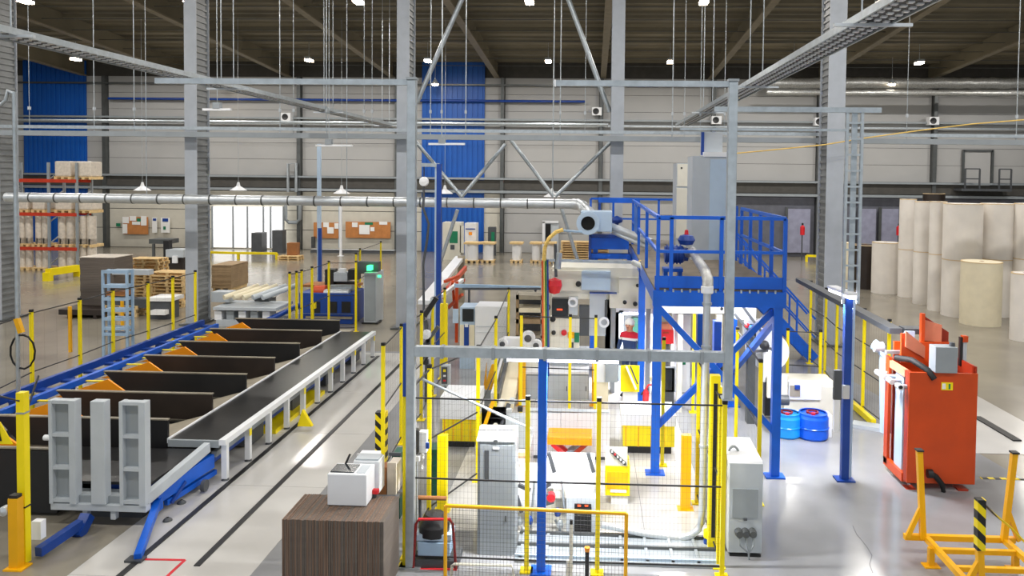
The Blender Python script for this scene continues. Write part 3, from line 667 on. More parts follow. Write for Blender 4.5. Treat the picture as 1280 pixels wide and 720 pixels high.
# hazard post
g = G(481, 578)
solo('hazard_post', 'black and yellow striped box post at the light floor lane', 'post', MB().box(g.x-.1, g.x+.08, g.y-.25, g.y-.1, 0, .95), 'hazard')
# ================================================================ orange machine
a = G(1133, 613); Yo = a.y; XL = a.x; XR = P(1219, 600, Y=Yo).x; zo = P(1170, 466, Y=Yo).z; zbo = .12
r = thing('orange_machine', 'large orange sheet metal machine with grey box on top', 'machine', ((XL+XR)/2, Yo, 0))
dep = .95
part(r, 'front_panel', MB().box(XL, XR, Yo, Yo+.04, zbo, zo), 'mach', bevel=.01)
part(r, 'side_frame', MB().box(XL, XL+.05, Yo+.0401, Yo+.16, zbo, zo), 'machd'); part(r, 'side_frame', MB().box(XL-.02, XL+.03, Yo+.8, Yo+dep, zbo, zo+.05), 'mach')
part(r, 'side_sill', MB().box(XL-.02, XL+.05, Yo+.16, Yo+dep, zbo-.04, zbo+.1), 'mach'); part(r, 'side_sill', MB().box(XL-.01, XL+.05, Yo+.16, Yo+.8, zo-.12, zo), 'machp')
part(r, 'inner_panel', MB().box(XL+.12, XL+.16, Yo+.1, Yo+dep, zbo, zo-.1), 'machd'); part(r, 'roll_cover', MB().box(XL+.03, XL+.12, Yo+.3, Yo+.62, zbo+.03, zo-.05), 'pgrey')
part(r, 'right_panel', MB().box(XR-.03, XR, Yo+.04, Yo+dep, zbo, zo+.1), 'machd')
part(r, 'rear_panel', MB().box(XL+.1, XR-.03, Yo+dep-.04, Yo+dep, zbo, zo+.3), 'mach')
part(r, 'rear_tower', MB().prism([(XL+.1, zo), (XR-.6, zo), (XR-.6, zo+.22), (XL+.2, zo+.5), (XL+.1, zo+.5)], Yo+dep-.35, Yo+dep-.3, 'y'), 'mach')
part(r, 'tower_face', MB().prism([(XL+.16, zo+.28), (XR-.6, zo+.1), (XR-.6, zo+.3), (XL+.16, zo+.55)], Yo+dep-.38, Yo+dep-.352, 'y'), 'machp')
part(r, 'right_tower', MB().prism([(XL+.62, zo), (XR, zo), (XR, zo+.45), (XL+.62, zo+.75)], Yo+dep+.1, Yo+dep+.16, 'y'), 'machd')
part(r, 'tower_window', MB().prism([(XL+.66, zo+.3), (XL+.95, zo+.28), (XL+.95, zo+.58), (XL+.66, zo+.66)], Yo+dep+.07, Yo+dep+.1, 'y'), 'machp')
part(r, 'tower_post', MB().box(XL+.58, XL+.64, Yo+dep+.02, Yo+dep+.1, zo, zo+.78), 'mach'); part(r, 'tower_post', MB().box(XR-.06, XR-.02, Yo+.5, Yo+.56, zo, zo+.48), 'blackm')
part(r, 'tower_post', MB().box(XR-.01, XR+.05, Yo+.5, Yo+.56, zo-.1, zo+.4), 'lgrey'); part(r, 'post_head', MB().box(XR-.02, XR+.06, Yo+.48, Yo+.58, zo+.4, zo+.5), 'mach')
part(r, 'control_box', MB().px(1170, 1197, 434, 467, Yo-.05, .25), 'mgrey', bevel=.01); part(r, 'box_knob', MB().lathe(P(1190, 432, Y=Yo+.05), [(0, .06), (.04, .05), (.05, 0)], 10), 'dgrey')
part(r, 'top_cable', MB().path([P(1120, 447, Y=Yo+.7), P(1140, 450, Y=Yo+.4), P(1160, 463, Y=Yo+.02), P(1168, 474, Y=Yo-.03)], .05), 'rubber')
part(r, 'top_bracket', MB().bar(P(1107, 440, Y=Yo+.85), P(1140, 440, Y=Yo+.85), .08, .05), 'galv')
part(r, 'grey_plate', MB().px(1131, 1143, 414, 442, Yo+dep+.2, .05), 'pgrey'); part(r, 'cap_plate', MB().px(1132, 1156, 411, 418, Yo+dep+.3, .3), 'dgrey')
part(r, 'label_plate', MB().px(1177, 1191, 478, 488, Yo-.012, .012), 'yel', label='yellow warning sticker'); part(r, 'sticker_mark', MB().px(1178, 1182, 479.5, 486.5, Yo-.016, .004), 'white'); part(r, 'sticker_mark', MB().px(1186, 1188, 480, 486.5, Yo-.016, .004), 'green')
for (x, y, dy) in ((1098, 466, .9), (1105, 470, .65), (1113, 476, .4), (1124, 483, .1)):
    c0 = P(x, y, Y=Yo+dy); part(r, 'valve', MB().lathe(c0, [(0, -.08), (.045, -.08), (.05, -.04), (.03, 0), (.05, .04), (.045, .08), (0, .08)], 12, 'y'), 'white')
    part(r, 'valve_stem', MB().tube(c0, (XL+.06, c0.y, c0.z), .035), 'galv')
part(r, 'valve_face', MB().lathe(P(1126, 484, Y=Yo-.03), [(0, -.01), (.03, -.01), (.035, .02)], 10, 'y'), 'blackm')
part(r, 'side_pipe', MB().path([P(1092, 430, Y=Yo+1.4), P(1102, 436, Y=Yo+1.3), P(1106, 450, Y=Yo+1.25), P(1107, 540, Y=Yo+1.25)], .1), 'pgrey')
part(r, 'side_motor', MB().lathe(P(1098, 434, Y=Yo+1.3), [(0, -.09), (.09, -.08), (.1, .08), (0, .1)], 14, 'x'), 'alu')
for x0, x1 in ((1133, 1146), (1198, 1210)): part(r, 'foot', MB().px(x0, x1, 612, 630, Yo+.02, .2, 0), 'machd')
part(r, 'floor_motor', MB().lathe(P(1163, 627, Y=Yo+.25), [(0, -.22), (.09, -.2), (.1, .1), (0, .16)], 14, 'x'), 'sky'); part(r, 'base_plate', MB().px(1155, 1208, 632, 640, Yo+.05, .5, 0), 'galv')
part(r, 'power_cable', MB().path([P(1162, 591, Y=Yo-.05), P(1170, 596, Y=Yo-.06), P(1178, 606, Y=Yo-.06), P(1180, 620, Y=Yo-.02)], .045), 'rubber'); part(r, 'plug', MB().lathe(P(1163, 592, Y=Yo-.05), [(0, -.06), (.07, -.05), (.07, .03), (0, .05)], 10, 'x'), 'blackm')
part(r, 'right_pipe', MB().box(XR+.01, XR+.06, Yo+.4, Yo+.46, .2, zo-.1), 'galv')
# ================================================================ yellow transport rack
r = thing('transport_rack', 'yellow welded tube rack with upright stakes on the grey floor', 'rack', (4.95, 9.6, 0))
zr_ = .25
def yb_(n, a, b, w_=.07, m='yeld'): return part(r, n, MB().bar(a, b, w_), m)
for X in (4.5, 5.52): yb_('long_beam', (X, 10.25, zr_), (X, 8.2, zr_))
yb_('cross_beam', (4.22, 10.29, zr_), (5.66, 10.29, zr_))
for y in (9.95, 9.5, 8.9): yb_('cross_beam', (4.5, y, zr_-.01), (5.52, y, zr_-.01), .06)
for X, t in ((4.45, 4.37), (5.5, 5.6)):
    s_ = -1 if X < 5 else 1
    yb_('stake', (X, 10.25, zr_), (t, 10.25, 1.43)); yb_('strut', (X+s_*.2, 10.27, zr_), (X+s_*.03, 10.25, .68), .055)
    part(r, 'stake_cap', MB().box(t-.045, t+.045, 10.2, 10.3, 1.43, 1.45), 'blackm')
yb_('stake', (4.47, 8.75, zr_), (4.42, 8.75, 1.0)); part(r, 'striped_sleeve', MB().bar((4.43, 8.75, .85), (4.42, 8.75, 1.43), .09), 'hazard')
yb_('strut', (4.2, 8.75, zr_), (4.45, 8.75, .75), .055)
for X, y in ((4.45, 10.0), (5.52, 10.0), (4.5, 9.0), (5.52, 8.9)): yb_('leg', (X, y, .02), (X, y, zr_)); part(r, 'foot', MB().box(X-.1, X+.1, y-.07, y+.07, 0, .02), 'yeld')
B = MB().path([P(1225, 625, Y=9.2), P(1242, 642, Y=9.5), P(1262, 658, Y=9.9), P(1285, 682, Y=10), (6.9, 10.3, .03)], .014, 6)
solo('barrier_chain', 'black and yellow barrier chain sagging from the striped stake', 'chain', B, 'hazard')
# ================================================================ cardboard stack & printer
XA, XB, YA, YB, ZT = P(353, 648, z=1.04).x, P(480, 652, z=1.04).x, P(353, 649, z=1.04).y, P(383, 617, z=1.04).y, 1.04
r = thing('board_stack', 'large stack of brown corrugated sheets standing on edge', 'cardboard stack', ((XA+XB)/2, YA, 0))
n = 92; tk = (XB-XA)/n; random.seed(3)
for k, mm in enumerate(('kraft', 'kraft2', 'brownp')):
    B = MB()
    for i in range(n):
        if (0, 1, 0, 2, 1, 0, 1)[(i*3+i//5) % 7] == k:
            B.box(XA+i*tk+.0015, XA+(i+1)*tk-.0015, YA+random.uniform(0, .012), YB, .12, ZT-random.uniform(0, .008))
    part(r, 'sheets', B, 'kraft' if k == 0 else ('kraft2' if k == 1 else 'kraft'), kind='stuff')
part(r, 'core_block', MB().box(XA+.01, XB-.01, YA+.02, YB-.01, .12, ZT-.012), 'brownp')
for X in (XA+.05, (XA+XB)/2-.05, XB-.15): part(r, 'pallet_block', MB().box(X, X+.1, YA+.02, YB-.02, 0, .12), 'wood')
a, b = P(409, 632, z=ZT), P(459, 632, z=ZT); Ypr = a.y
r = thing('label_printer', 'white desktop label printer on top of the corrugated sheets', 'printer', ((a.x+b.x)/2, Ypr, ZT))
zp = P(430, 593, Y=Ypr).z
part(r, 'body', MB().box(a.x, b.x, Ypr, Ypr+.36, ZT+.002, zp), 'white', bevel=.012); part(r, 'panel', MB().box(a.x+.02, b.x-.17, Ypr+.05, Ypr+.3, zp, zp+.012), 'screen')
part(r, 'paper_slot', MB().box(b.x-.14, b.x-.03, Ypr+.05, Ypr+.3, zp, zp+.006), 'lgrey'); part(r, 'antenna', MB().bar((a.x+.12, Ypr+.3, zp), (a.x+.17, Ypr+.34, zp+.12), .02), 'blackm')
a2 = P(466, 612, z=ZT)
r = thing('label_printer', 'second white printer standing close behind the first one', 'printer', (b.x+.0, Ypr+.42, ZT))
part(r, 'body', MB().box(b.x-.28, b.x+.05, Ypr+.38, Ypr+.62, ZT+.002, zp+.02), 'white', bevel=.01); part(r, 'lid', MB().box(b.x-.26, b.x+.03, Ypr+.4, Ypr+.6, zp+.02, zp+.04), 'lgrey')
r = thing('hand_scanner', 'small red and black hand scanner on the corrugated sheets', 'scanner', P(467, 622, z=ZT))
q = P(467, 622, z=ZT); part(r, 'head', MB().box(q.x-.06, q.x+.06, q.y-.02, q.y+.04, ZT+.05, ZT+.1), 'red'); part(r, 'grip', MB().box(q.x-.03, q.x+.03, q.y-.01, q.y+.03, ZT, ZT+.05), 'dgrey')
# boxes behind the stack, on a packing table
Yt = YB+.35; xa_, xb_ = P(440, 600, Y=Yt).x, P(497, 600, Y=Yt).x
r = thing('packing_table', 'dark topped packing table behind the corrugated sheets', 'table', ((xa_+xb_)/2, Yt, 0))
part(r, 'tabletop', MB().box(xa_-.1, xb_, Yt, Yt+.9, .82, .86), 'dgrey')
for X in (xa_-.06, xb_-.06):
    for y in (Yt+.04, Yt+.84): part(r, 'leg', MB().box(X, X+.05, y, y+.05, 0, .82), 'lgrey')
for lab, rc, dy, d_, m in (('brown cardboard box on the packing table behind the printers', (466, 483, 588, 618), .1, .3, 'card'), ('white slim carton at the right end of the packing table', (484, 495, 582, 618), .1, .3, 'wrap'), ('pale grey tray at the back of the packing table', (446, 470, 571, 592), .6, .25, 'white')):
    q0 = P(rc[0], rc[2], Y=Yt+dy); q1 = P(rc[1], rc[3], Y=Yt+dy); B = MB().box(q0.x, q1.x, Yt+dy, Yt+dy+d_, .861, q0.z)
    rr = thing('carton' if m != 'white' else 'tray', lab, 'box', B.lo()); part(rr, 'body', B, m)
    part(rr, 'flap', MB().box(q0.x, q1.x, Yt+dy, Yt+dy+.02, q0.z, q0.z+.04), m)
# ================================================================ blue platform
gl, gr = G(818, 590), G(969, 598); Y0 = (gl.y+gr.y)/2; XL, XR = gl.x, gr.x; Yb = 22.2; DZ = 3.12
pf = thing('access_platform', 'blue steel access platform with guard rails and cross braced legs', 'platform', ((XL+XR)/2, Y0, 0))
def bb(n, p, q, w_=.14, h=None, m='blue', root=None): return part(root or pf, n, MB().bar(p, q, w_, h), m)
for X, y in ((XL, Y0), (XR, Y0), (XL, 16.8), (XR, 16.8), (XL-1.0, 21.9), (XL, 22.0), (XR, 21.9)):
    bb('leg', (X, y, .03), (X, y, DZ-.1)); part(pf, 'base_plate', MB().box(X-.16, X+.16, y-.12, y+.12, 0, .03), 'blue')
bb('brace', (XL, Y0-.01, 2.85), (XR, Y0-.01, .75), .1); bb('brace', (XR, Y0+.09, 2.85), (XL, Y0+.09, .75), .1)
bb('brace', (XR, Y0, 2.7), (XR, 16.8, .75), .1)
bb('front_beam', (XL-.08, Y0-.035, DZ-.13), (XR+.12, Y0-.035, DZ-.13), .1, .26); bb('side_beam', (XL, Y0, DZ-.13), (XL, Yb, DZ-.13), .1, .26); bb('side_beam', (XR, Y0, DZ-.13), (XR, Yb, DZ-.13), .1, .26)
for y in (14.5, 16.8, 19, Yb): bb('cross_beam', (XL, y, DZ-.13), (XR, y, DZ-.13), .1, .22)
part(pf, 'deck', MB().box(XL-.05, XR+.1, Y0, Yb, DZ, DZ+.04), 'deckp'); part(pf, 'deck', MB().box(XL-1.15, XL-.05, 20.9, Yb, DZ, DZ+.04), 'deckp')
part(pf, 'toe_board', MB().box(XL-.05, XR+.1, Y0-.02, Y0, DZ+.04, DZ+.24), 'blue')
for i in range(14): part(pf, 'bolt', MB().box(XL+.1+i*.14, XL+.13+i*.14, Y0-.09, Y0-.07, DZ-.02, DZ+.03), 'galv')
RT = DZ+1.22
def guard(a, b, n, mid=True, skip=0):
    a = Vector(a); b = Vector(b)
    bb('top_rail', a+Vector((0, 0, 1.22)), b+Vector((0, 0, 1.22)), .06)
    if mid: bb('mid_rail', a+Vector((0, 0, .65)), b+Vector((0, 0, .65)), .05)
    for i in range(skip, n+1):
        p = a+(b-a)*i/n; bb('rail_post', p, p+Vector((0, 0, 1.22)), .06)
guard((XL, Y0, DZ), (XR+.1, Y0, DZ), 2); bb('rail_post', (XL+.22, Y0, DZ), (XL+.22, Y0, RT), .06)
guard((XL, Y0+.035, DZ), (XL, 20.85, DZ), 3, skip=1); guard((XR+.1, Y0+.035, DZ), (XR+.1, 16.6, DZ), 4, skip=1); guard((XR+.1, 17.2, DZ), (XR+.1, 20.6, DZ), 2); guard((XL-1.15, 22.1, DZ), (XR+.1, 22.1, DZ), 5)
part(pf, 'gate_panel', MB().box(XL-.04, XL+.0, 18.2, 19.6, DZ+.5, DZ+1.15), 'blued')
# stairs on the right, going down to the right
XS, XE = XR+.12, 6.05
for y in (20.85, 21.65):
    bb('stringer', (XS, y, DZ-.1), (XE, y, .1), .05, .3); bb('stair_rail', (XS, y, DZ+1.1), (XE, y, 1.2), .05); bb('stair_rail', (XS, y, DZ+.6), (XE, y, .7), .04)
    for k in range(4): q = Vector((XS+(XE-XS)*(k+.3)/4, y, DZ-(DZ-.1)*(k+.3)/4)); bb('rail_post', q, q+Vector((0, 0, 1.12)), .045)
for k in range(11):
    X = XS+.1+k*(XE-XS)/11.5; z = DZ-.2-k*(DZ-.2)/11.2; part(pf, 'tread', MB().box(X, X+.24, 20.87, 21.63, z, z+.03), 'navy')
# tall cabinets on deck
a = P(888, 197, Y=17.2); b = P(920, 317, Y=17.2)
r = unit('control_cabinet', 'tall pale blue grey cabinet standing on the blue platform', 'cabinet', (866, 916, 195, 318), 17.2, .9, 'lgrey', [('door', (888, 915, 199, 314), 'pgrey', .02), ('cap', (880, 914, 190, 196), 'white', .05, .5)], floor=False, z0=DZ+.04)
part(r, 'top_duct', MB().px(879, 903, 165, 191, 17.4, .4), 'lgrey'); part(r, 'top_duct', MB().px(877, 880, 165, 194, 17.35, .1), 'navy')
r = unit('control_cabinet', 'lower off white cabinet left of the tall one on the platform', 'cabinet', (846, 868, 204, 300), 20.2, .9, 'lgrey', [('upper_door', (847, 864, 205, 233), 'cream', .015), ('lower_door', (846, 866, 235, 298), 'cream', .015), ('lock', (851, 853, 209, 211), 'blackm', .02), ('lock', (862, 864, 238, 241), 'blackm', .02)], floor=False, z0=DZ+.04)
# pump
Yp_ = 14.0; c0 = P(846, 318, Y=Yp_)
r = thing('blue_pump', 'blue pump motor with red tipped valve on the platform deck', 'pump', (c0.x, Yp_, DZ+.04))
part(r, 'motor', MB().lathe(c0, [(0, -.24), (.15, -.22), (.16, .1), (.12, .14), (.12, .2), (0, .22)], 16, 'x'), 'navy')
for k in range(5): part(r, 'cooling_fin', MB().lathe(c0+Vector((-.18+k*.06, 0, 0)), [(.15, -.008), (.18, -.008), (.18, .008), (.15, .008)], 16, 'x'), 'navy')
part(r, 'stand', MB().box(c0.x-.25, c0.x+.1, Yp_-.15, Yp_+.15, DZ+.18, DZ+.24), 'blue')
for dx in (-.24, .02): part(r, 'stand_leg', MB().box(c0.x+dx, c0.x+dx+.07, Yp_-.12, Yp_+.12, DZ+.04, DZ+.2), 'blue')
c1 = P(858, 300, Y=Yp_); part(r, 'valve_bonnet', MB().lathe(c1, [(0, -.1), (.12, -.08), (.16, 0), (.12, .08), (.04, .1), (0, .1)], 14), 'navy'); part(r, 'valve_tip', MB().lathe(c1+Vector((0, 0, .1)), [(.04, 0), (.03, .08), (0, .09)], 8), 'red')
# insulated pipe from pump down into the vertical pipe
YV = 10.45; v = lambda x, y, Y=YV: P(x, y, Y=Y)
r = thing('process_pipe', 'foil insulated pipe from the platform pump bending down to the cell floor', 'pipe', v(883, 655))
part(r, 'insulated_bend', MB().path([P(858, 318, Y=14), P(866, 314, Y=13.6), P(872, 325, Y=12.6), P(881, 338, Y=11.6), P(885, 350, Y=YV+.1), P(884, 366, Y=YV)], .075, 14), 'insul', label='crinkled foil insulation')
part(r, 'collar', MB().tube(v(884, 358), v(884, 366), .085, 14), 'white')
part(r, 'vertical_pipe', MB().tube(v(884, 366), v(878, 640), .052, 14), 'alu')
for y in (378, 432, 556): part(r, 'clamp', MB().tube(v(884-(y-366)*.022, y), v(884-(y-366)*.022, y+3), .066, 14), 'galv')
part(r, 'floor_bend', MB().path([v(878, 638), v(877, 652), v(873, 661), v(864, 669), v(850, 673)], .052, 14), 'alu'); part(r, 'floor_pipe', MB().path([v(850, 673), v(810, 668), v(752, 656)], .045, 12), 'alu')
part(r, 'valve', MB().lathe(v(884, 667, YV-.1), [(0, -.08), (.05, -.05), (.05, .05), (0, .08)], 10), 'yel'); part(r, 'valve_body', MB().lathe(v(884, 678, YV-.1), [(0, -.08), (.05, -.05), (.05, .05), (0, .08)], 10), 'navy')
# fan box with round opening on duct end
r = thing('fan_box', 'silver fan box with a round black opening at the duct end', 'fan', P(742, 293, Y=19.9))
part(r, 'housing', MB().px(726, 765, 264, 290, 19.9, .7), 'pgrey', bevel=.02); c0 = P(735, 279, Y=19.82)
part(r, 'flange', MB().lathe(c0, [(.18, -.04), (.3, -.04), (.3, .08), (.18, .08)], 24, 'y'), 'pgrey'); part(r, 'opening', MB().lathe(c0, [(0, .02), (.185, .02), (.19, -.045)], 24, 'y'), 'dark')
# blue gantry beams left of platform
r = thing('blue_gantry', 'double blue gantry beam carrying the fan box', 'gantry', (P(737, 300, Y=21).x, 21, 0))
for rc in ((738, 786, 297, 312), (738, 788, 317, 324)): part(r, 'beam', MB().px(*rc, 20.6, .25), 'blue')
part(r, 'end_plate', MB().px(736, 739, 293, 326, 20.55, .32), 'navy'); part(r, 'upper_beam', MB().px(748, 800, 247, 254, 21.4, .2), 'blue'); part(r, 'top_plate', MB().px(738, 775, 293, 297, 20.55, .32), 'navy')
part(r, 'upright', MB().px(748, 751, 254, 264, 21.4, .1), 'navy')
for x in (738.5, 784): part(r, 'leg', MB().px(x, x+4, 324, 440, 20.65, .14, 0), 'blue')
part(r, 'hydraulic_pipe', MB().tube(P(765, 283, Y=20.2), P(815, 303, Y=19.0), .09, 12), 'alu'); part(r, 'hydraulic_pipe', MB().tube(P(766, 290, Y=20.2), P(812, 310, Y=19.0), .06, 12), 'alu')
part(r, 'small_pump', MB().lathe(P(771, 275, Y=21), [(0, -.12), (.15, -.06), (.17, 0), (.15, .06), (0, .12)], 12), 'navy'); part(r, 'pump_bracket', MB().px(769, 773, 277, 297, 21, .08), 'navy')
# ================================================================ cream unwinder machine
YM = 17.6
r = unit('coating_machine', 'large cream coating machine under the platform with grey cover and gauges', 'machine', (690, 800, 334, 375), YM, 1.6, 'cream', [
 ('grey_cover', (727, 763, 339, 363), 'pgrey', .14, .12), ('top_housing', (690, 728, 338, 364), 'cream', .1, .1), ('side_plate', (774, 816, 347, 372), 'cream', .1, .1),
 ('blue_strip', (737, 771, 366, 367.5), 'navy', .16, .03), ('lower_plate', (762, 816, 366, 386), 'cream', .08, .1),
 ('gauge_panel', (690, 710, 373, 396), 'screen', .22, .2), ('gauge_text', (696, 703, 386, 388), 'amber', .23, .01), ('gauge_block', (711, 722, 372, 394), 'lgrey', .2, .15),
 ('body_panel', (688, 724, 396, 436), 'cream', .1, .1), ('dark_guard', (724, 737, 382, 420), 'dgrey', .05, .1), ('inner_frame', (737, 757, 366, 420), 'lgrey', .06, .08), ('inner_slot', (756, 759, 375, 400), 'dgrey', .08, .05),
 ('warning_plate', (710, 718, 415, 423), 'yeld', .12, .01), ('teal_knob', (718, 724, 416, 428), 'green', .14, .03), ('sight_glass', (713, 717, 428, 437), 'dgrey', .12, .02),
 ('base_frame', (688, 736, 436, 470), 'mgrey', .05, .3)], floor=False)
for x, y, rr_ in ((801, 349, .03), (797, 357, .03), (781, 378, .035), (794, 380, .04), (723, 355, .05), (692, 416, .04), (705, 416, .05), (691, 399, .05)):
    part(r, 'bolt_knob', MB().lathe(P(x, y, Y=YM-.15), [(0, -.03), (rr_*1.3, -.02), (rr_*1.3, .05)], 10, 'y'), 'blackm' if x != 705 else 'red')
for x, y, R_ in ((716, 378, .11), (755, 403, .12), (684, 384, .08)):
    part(r, 'hand_wheel', MB().lathe(P(x, y, Y=YM-.3), [(R_*.6, -.02), (R_, -.02), (R_, .03), (R_*.6, .03)], 14, 'y'), 'white' if x != 684 else 'dgrey')
part(r, 'leg', MB().px(690, 698, 470, 500, YM, .3, 0), 'mgrey'); part(r, 'leg', MB().px(728, 736, 470, 500, YM, .3, 0), 'mgrey'); part(r, 'leg', MB().px(764, 768, 370, 500, YM, .3, 0), 'mgrey'); part(r, 'leg', MB().px(808, 812, 370, 500, YM, .3, 0), 'mgrey')
r2 = unit('side_frame', 'long cream side frame with round bolt holes under the platform deck', 'machine frame', (825, 905, 366, 392), 16.2, .3, 'cream', [('lower_lip', (825, 880, 385, 392), 'white', .05)], floor=False)
for x, y in ((831, 371), (902, 373), (902, 386), (842, 368)): part(r2, 'bolt_hole', MB().lathe(P(x, y, Y=16.18), [(0, -.01), (.035, -.01), (.035, .01)], 10, 'y'), 'blackm')
part(r2, 'support_leg', MB().px(896, 901, 392, 510, 16.25, .2, 0), 'cream'); part(r2, 'support_leg', MB().px(848, 852, 392, 510, 16.25, .2, 0), 'cream')
# red hanging bag with hook
r = thing('red_hook_block', 'red hanging hook block beside the coloured cables', 'hoist', P(693, 370, Y=17.0))
part(r, 'block', MB().lathe(P(693, 368, Y=17.0), [(0, 0), (.12, .04), (.17, .2), (.15, .32), (0, .38)], 14), 'red'); part(r, 'hook_rod', MB().tube(P(695, 346, Y=17.0), P(694, 305, Y=17.0), .035), 'dgrey'); part(r, 'chain_guide', MB().tube(P(697, 336, Y=17.0), P(699, 316, Y=17.0), .07), 'galv')
part(r, 'carrier_bar', MB().bar(P(676, 325, Y=17.0), P(792, 328, Y=17.0), .06), 'galv'); part(r, 'upper_bar', MB().tube(P(702, 288, Y=17.0), P(728, 290, Y=17.0), .025), 'sky')
r = thing('cable_bundle', 'vertical bundle of orange, green and blue cables with a yellow hose loop', 'cables', P(680, 470, Y=16.9))
for dx, m in ((0, 'hose_o'), (2, 'hose_y'), (4, 'hose_g'), (6.5, 'navy')):
    part(r, 'cable', MB().tube(P(678+dx, 325, Y=16.9), P(679+dx, 470, Y=16.9), .02, 6), m)
part(r, 'hose', MB().path([P(680, 326, Y=16.9), P(681, 310, Y=16.9), P(686, 298, Y=16.9), P(695, 290, Y=16.9), P(704, 287, Y=16.9)], .045, 10), 'hose_y')
part(r, 'hose', MB().path([P(792, 328, Y=16.9), P(803, 333, Y=16.5), P(809, 346, Y=15.9), P(816, 358, Y=15.2)], .06, 10), 'alu'); part(r, 'hose', MB().path([P(800, 327, Y=16.9), P(806, 335, Y=16.5), P(814, 350, Y=15.9), P(822, 362, Y=15.2)], .04, 10), 'hose_y')
# steel shelf left of the cables (dark open frame)
r = unit('sheet_rack', 'dark open steel rack with beige shelves behind the cables', 'rack', (645, 678, 372, 440), 19.6, .1, 'dgrey', [], body='back_plate')
for z0_, z1_, m in ((369, 375, 'tan'), (385, 391, 'paperc'), (399, 405, 'ply'), (419, 423, 'tan')): part(r, 'shelf', MB().px(645, 679, z0_, z1_, 19.0, .6), m)
part(r, 'upright', MB().px(645, 648, 369, 444, 19.0, .1, 0), 'ply'); part(r, 'upright', MB().px(676, 679, 369, 444, 19.0, .1, 0), 'tan')
# doorway frame lit, with worker
YD = 18.6
r = unit('machine_doorway', 'brightly lit open doorway frame of the machine around the worker', 'machine frame', (774, 778, 388, 470), YD, .3, 'pgrey', [('header', (770, 816, 384, 391), 'white', 0, .35), ('jamb', (811, 815, 390, 470), 'white', 0, .3), ('pale_panel', (757, 775, 372, 440), 'lgrey', -.1, .1)], floor=True, body='jamb')
part(r, 'tube_light', MB().bar(P(776, 391.5, Y=YD+.1), P(811, 391.5, Y=YD+.1), .06), 'tubew'); area(r, P(793, 394, Y=YD-.2), .7, 150, (1, .96, 1), sy=.1)
part(r, 'back_plate', MB().px(775, 815, 390, 470, YD+1.4, .05, 0), 'mgrey')
r = unit('green_motor', 'small green motor unit behind the worker', 'motor', (790, 802, 398, 430), 19.4, .3, 'dgreen', [('cap', (791, 801, 397, 402), 'dgreen', .03, .1), ('grey_coupling', (798, 812, 412, 424), 'dgrey', .05, .15)])
r = unit('red_toolbox', 'red metal box on a stand behind the left platform leg', 'box', (825, 842, 412, 430), 17.2, .35, 'red', [('lid', (825, 840, 405, 412), 'machp', -.02, .3), ('handle', (829, 836, 415, 417), 'machd', .03, .02)], floor=False)
part(r, 'stand', MB().px(831, 835, 430, 500, 17.3, .1, 0), 'dgrey')
# white lit machine parts right of doorway
unit('white_cabinet', 'bright white cabinet right of the red box below the deck', 'cabinet', (843, 862, 393, 500), 17.8, .6, 'white', [('door', (846, 860, 396, 496), 'white', .015), ('mark', (853, 857, 453, 456), 'green', .02)])
unit('terminal', 'dark screened terminal box mounted by the yellow post right of the blue leg', 'terminal', (830, 842, 460, 530), 15.0, .15, 'dgrey', [('screen', (832, 840, 462, 488), 'screen', .02), ('casing', (828, 844, 458, 490), 'mgrey', 0)])
r = thing('guillotine_plate', 'yellow plate with white sloping bar beside the worker', 'machine part', P(788, 492, Y=16.2))
part(r, 'plate', MB().px(776, 799, 457, 490, 16.2, .06), 'yel'); part(r, 'white_bar', MB().bar(P(783, 458, Y=16.15), P(795, 486, Y=16.15), .1, .04), 'white'); part(r, 'dark_bar', MB().bar(P(788, 458, Y=16.12), P(797, 480, Y=16.12), .05, .03), 'dgrey')
part(r, 'stand', MB().px(779, 797, 490, 500, 16.25, .3, 0), 'white')
# white tables and yellow base boxes
def ybox(label, rc, Y, d_, top_, yb0):
    r = unit('floor_unit', label, 'machine', (rc[0], rc[1], rc[2], rc[3]), Y, d_, 'yel', [], floor=False)
    a = P(rc[0], rc[3], Y=Y); b = P(rc[1], rc[3], Y=Y); part(r, 'plinth', MB().box(a.x+.05, b.x-.05, Y+.05, Y+d_-.05, 0, a.z), 'blackm')
    t = P(rc[0], rc[2], Y=Y); part(r, 'tabletop', MB().box(a.x-.04, b.x+.02, Y-.03, Y+d_, t.z, t.z+top_), 'white')
    for k in range(4): part(r, 'rib', MB().box(a.x+(b.x-a.x)*k/4+.03, a.x+(b.x-a.x)*k/4+.05, Y-.012, Y, a.z+.02, t.z-.02), 'yeld')
    return r
g = G(800, 568); ybox('yellow sided floor unit with white top left of the blue leg', (779, 843, 531, 559), g.y, .8, .2, 0)
g = G(570, 560); ybox('yellow sided floor unit with white top at the left of the cell', (553, 596, 523, 552), g.y, .8, .4, 0)
g = G(770, 640); r = unit('yellow_guard_box', 'bright yellow mesh guard box on a white stand with tilted panel', 'guard', (757, 787, 582, 620), g.y+.2, .45, 'yel', [('grille', (759, 785, 590, 612), 'yeld', .015), ('white_strip', (763, 783, 612, 616), 'white', .02)], floor=False)
part(r, 'stand', MB().px(764, 784, 620, 660, g.y+.25, .3, 0), 'white'); o = part(r, 'top_cover', MB().prism([(.0, 0), (.35, 0), (.0, .3)], P(757, 582, Y=g.y).x, P(785, 582, Y=g.y).x, 'x'), 'cream')
o.location = Vector((0, g.y+.2, P(757, 582, Y=g.y+.2).z))
part(r, 'keypad', MB().bar(P(763, 563, Y=g.y+.15), P(782, 580, Y=g.y+.15), .09, .03), 'dgrey')
for i in range(5): part(r, 'key', MB().box(*[c for t in [P(765+i*3.6, 564+i*3.4, Y=g.y+.1)] for c in (t.x-.012, t.x+.012, t.y-.03, t.y, t.z-.012, t.z+.012)]), 'red' if i == 1 else 'white')
